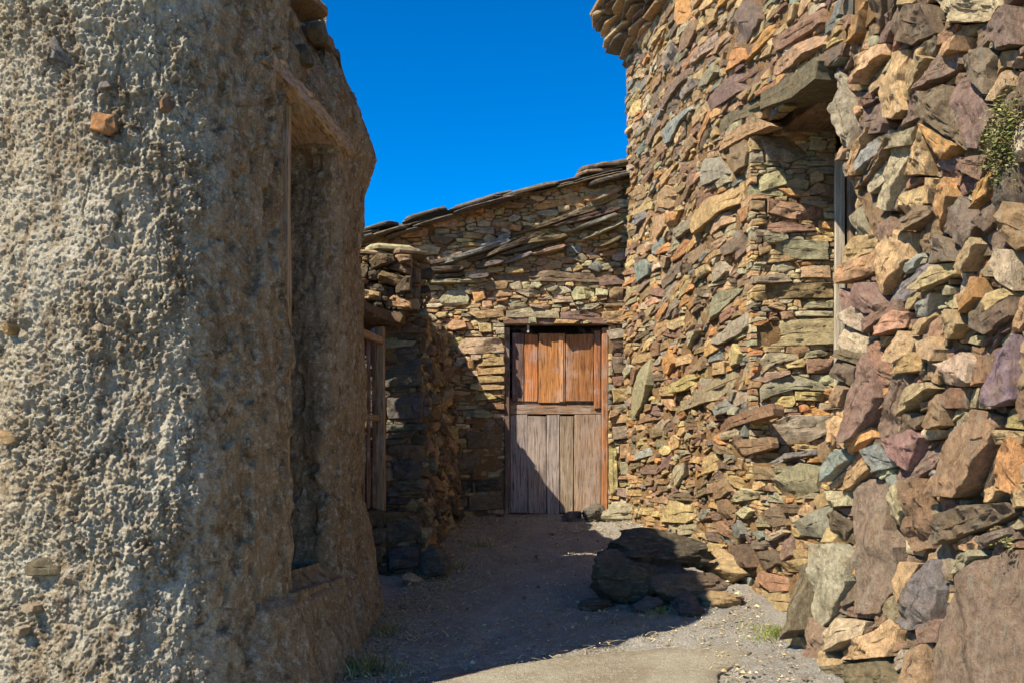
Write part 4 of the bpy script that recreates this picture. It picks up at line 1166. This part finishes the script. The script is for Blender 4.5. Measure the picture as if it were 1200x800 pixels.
G1 = 'rocks piled against the tall house'
boulder('boulder', (.98, 6.62, E - .585), (.56, .62, .24), 'D', 1, 'broad flat dark boulder on top of the pile by the tall house', 'boulder', G1, .3, .06)
boulder('boulder', (.66, 6.28, E - .735), (.40, .42, .27), 'D', 2, 'rounded dark boulder at the left foot of the rock pile', 'boulder', G1, 1.0, .1)
boulder('boulder', (1.03, 6.25, E - .76), (.52, .42, .20), 'K', 3, 'long low boulder under the broad flat one, half in shadow', 'boulder', G1, .2)
boulder('boulder', (1.40, 6.65, E - .70), (.28, .46, .2), 'T', 4, 'tan sunlit boulder wedged between rock pile and tall house', 'boulder', G1, .6)
boulder('boulder', (.92, 6.42, E - .73), (.4, .4, .26), 'D', 14, 'dark boulder in the middle of the rock pile', 'boulder', G1, 2.0)
boulder('boulder', (.80, 6.5, E - .60), (.3, .34, .18), 'D', 22, 'dark jagged rock under the left end of the broad flat boulder', 'boulder', G1, .3)
boulder('rock', (.50, 6.12, E - .855), (.22, .16, .07), 'D', 5, 'small flat dark rock leftmost at the foot of the pile', 'rock', G1, .2)
boulder('rock', (.80, 6.02, E - .855), (.24, .16, .10), 'S', 6, 'small grey rock in front of the rounded dark boulder', 'rock', G1, .5)
boulder('rock', (1.02, 5.98, E - .85), (.22, .18, .11), 'S', 7, 'small grey rock in front of the long low boulder', 'rock', G1, 1.5)
boulder('rock', (1.24, 6.05, E - .83), (.26, .2, .14), 'T', 8, 'tan rock at the right foot of the pile in the sun', 'rock', G1, .1)
boulder('rock', (.55, 9.36, E - .50), (.2, .18, .12), 'S', 9, 'dark rock at the foot of the plank door', 'rock', None, .4)
boulder('rock', (.73, 9.34, E - .48), (.22, .2, .15), 'S', 10, 'larger grey rock below the right door post', 'rock', None, .9)
boulder('rock', (.98, 9.28, E - .48), (.34, .26, .18), 'L', 11, 'pale rock in the corner between door and tall house', 'rock', None, .2)
boulder('rock', (-.66, 6.72, E - .78), (.16, .12, .07), 'L', 12, 'small pale rock at the foot of the outbuilding', 'rock', None, .3)
boulder('rock', (-.53, 6.98, E - .72), (.26, .3, .22), 'K', 13, 'brown corner rock at the base of the outbuilding', 'rock', None, .1)

# ================================================================== PLANTS
def tuft(name, c, n, hgt, spread, cols, label, cat, seed, lean=(0, 0)):
    rr = random.Random(seed)
    mbx = MB()
    for _ in range(n):
        a = rr.uniform(0, 6.28); r = abs(rr.gauss(0, spread))
        bx_, by_ = math.cos(a) * r, math.sin(a) * r
        h = hgt * rr.uniform(.4, 1.2); w = rr.uniform(.0018, .004)
        lx, ly = rr.gauss(lean[0], .45) * h, rr.gauss(lean[1], .45) * h
        t = Vector((-math.sin(a + 1), math.cos(a + 1), 0)) * w
        z0 = gz(c[0] + bx_, c[1] + by_) - gz(c[0], c[1]) - .01
        p0 = Vector((bx_, by_, z0)); p1 = p0 + Vector((lx * .4, ly * .4, h * .6)); p2 = p0 + Vector((lx, ly, h))
        mbx.add([p0 - t, p0 + t, p1 + t * .8, p1 - t * .8, p2], [(0, 1, 2, 3), (3, 2, 4)], np.array(lin(rr.choice(cols))) * rr.uniform(.7, 1.2))
    o = mbx.build(name, M_LEAF)
    o.location = c
    return tag(o, label, cat)
GR = [(112, 128, 52), (132, 140, 66), (96, 112, 44), (150, 146, 84)]
DRY = [(160, 140, 92), (146, 126, 80), (120, 116, 64), (172, 156, 110)]
def gp(px, py):
    r = ray(px, py); t = -E / (r[2] - 0.1047)
    return (r[0] * t, r[1] * t, gz(0, r[1] * t) + .005)
tuft('grass_tuft', gp(918, 752), 900, .085, .09, GR, 'bright green grass tuft at the foot of the rubble wall', 'grass', 1)
tuft('grass_tuft', gp(890, 740), 160, .05, .07, GR + DRY, 'thin green grass left of the bright tuft', 'grass', 2)
tuft('grass_tuft', gp(432, 790), 300, .10, .07, GR[:1] + DRY + [(88, 92, 48)], 'weeds at the foot of the mud house in shade', 'grass', 3)
tuft('grass_tuft', gp(452, 745), 220, .08, .06, DRY, 'dry grass at the far corner of the mud house', 'grass', 4)
tuft('grass_tuft', gp(520, 668), 420, .06, .13, DRY, 'dry grass at the foot of the outbuilding', 'grass', 5)['kind'] = 'stuff'
tuft('grass_tuft', gp(770, 718), 180, .045, .12, GR[:2] + DRY, 'sparse weeds in front of the rock pile', 'grass', 6)['kind'] = 'stuff'
tuft('grass_tuft', gp(560, 640), 200, .05, .09, DRY, 'dry grass between outbuilding and plank door', 'grass', 7)['kind'] = 'stuff'
def leafclump(name, wall, px, py, wpx, hpx, n, label, seed):
    rr = random.Random(seed); mbx = MB()
    u, v = wall.uv(px, py); sc = float(np.linalg.norm(wall.at(u, v) - CAMP)) / F
    o0 = wall.at(u, v, .03)
    for _ in range(n):
        p = wall.at(u + rr.gauss(0, wpx * sc * .9), v + rr.gauss(0, hpx * sc * .5), .03 + abs(rr.gauss(0, .03))) - o0
        s = rr.uniform(.004, .012)
        a = Vector((rr.gauss(0, 1), rr.gauss(0, 1), rr.gauss(0, 1))).normalized(); b = a.orthogonal().normalized()
        p = Vector(p)
        mbx.add([p - a * s, p - b * s * .45, p + a * s, p + b * s * .45], [(0, 1, 2, 3)], np.array(lin(rr.choice([(104, 112, 52), (84, 92, 44), (132, 126, 72), (120, 104, 70)]))) * rr.uniform(.6, 1.2))
    ob = mbx.build(name, M_LEAF); ob.location = o0
    tag(ob, label, 'plant')
leafclump('moss_clump', W2, 1192, 165, 15, 42, 2200, 'mossy green plant growing in the rubble wall, top right', 5)
leafclump('weed', W2, 1187, 636, 6, 8, 40, 'tiny green weed above the big slab of the rubble wall', 6)

# ================================================================== GRAVEL AND STRAW
def scatter_ground():
    rr = random.Random(9)
    g = MB(); s = MB()
    ico = [Vector(p).normalized() for p in [(1, 0, 0), (-1, 0, 0), (0, 1, 0), (0, -1, 0), (0, 0, 1), (0, 0, -1)]]
    fi = [(0, 2, 4), (2, 1, 4), (1, 3, 4), (3, 0, 4), (2, 0, 5), (1, 2, 5), (3, 1, 5), (0, 3, 5)]
    def xr(y): return np.interp(y, [4, 6, 7, 9.5], [-.85, -.75, -.62, -.45]), np.interp(y, [4, 5, 6.3, 9.4], [1.5, 1.35, 1.45, 1.05])
    for _ in range(4200):
        y = 4.2 + 5.3 * rr.random() ** 1.2
        a, b = xr(y)
        e = rr.random()
        x = rr.uniform(a, b) if e < .55 else (a + abs(rr.gauss(0, .16)) if e < .8 else b - abs(rr.gauss(0, .2)))
        r = min(.026, .003 + rr.expovariate(1 / .003))
        q = rr.uniform(0, 6.28); c, sn = math.cos(q), math.sin(q)
        vs = []
        for p in ico:
            w = Vector((p.x * rr.uniform(.7, 1.4), p.y * rr.uniform(.6, 1.2), p.z * rr.uniform(.4, .8))) * r
            vs.append((x + w.x * c - w.y * sn, y + w.x * sn + w.y * c, gz(x, y) + w.z + .012 + .05 * min(max((abs(x - .15) - .45) / .8, 0), 1) ** 2))
        g.add(vs, fi, jit_col(PAL[rr.choice('LKKGLTG')] * .9, .15))
    for _ in range(6500):
        y = 4.3 + 5.1 * rr.random()
        a, b = xr(y)
        e = rr.random()
        x = rr.uniform(a, b - .3) if e < .4 else a + abs(rr.gauss(0, .25))
        L = rr.uniform(.02, .10); w = rr.uniform(.0012, .0028)
        q = rr.uniform(0, 3.14); d = Vector((math.cos(q), math.sin(q), rr.gauss(0, .1))) * L / 2; t = Vector((-math.sin(q), math.cos(q), 0)) * w
        c = Vector((x, y, gz(x, y) + .018 + .05 * min(max((abs(x - .15) - .45) / .8, 0), 1) ** 2)); m_ = c + t * rr.gauss(0, 4) + Vector((0, 0, .004))
        s.add([c - d - t, c - d + t, m_ + t, m_ - t, c + d + t, c + d - t], [(0, 1, 2, 3), (3, 2, 4, 5)], np.array(lin((196, 178, 136))) * rr.uniform(.6, 1.2))
    tag(g.build('gravel', M_GRAVEL), 'loose gravel scattered over the dirt lane', 'gravel', kind='stuff')
    tag(s.build('straw', M_STRAW), 'bits of dry straw scattered over the dirt lane', 'straw', kind='stuff')
scatter_ground()
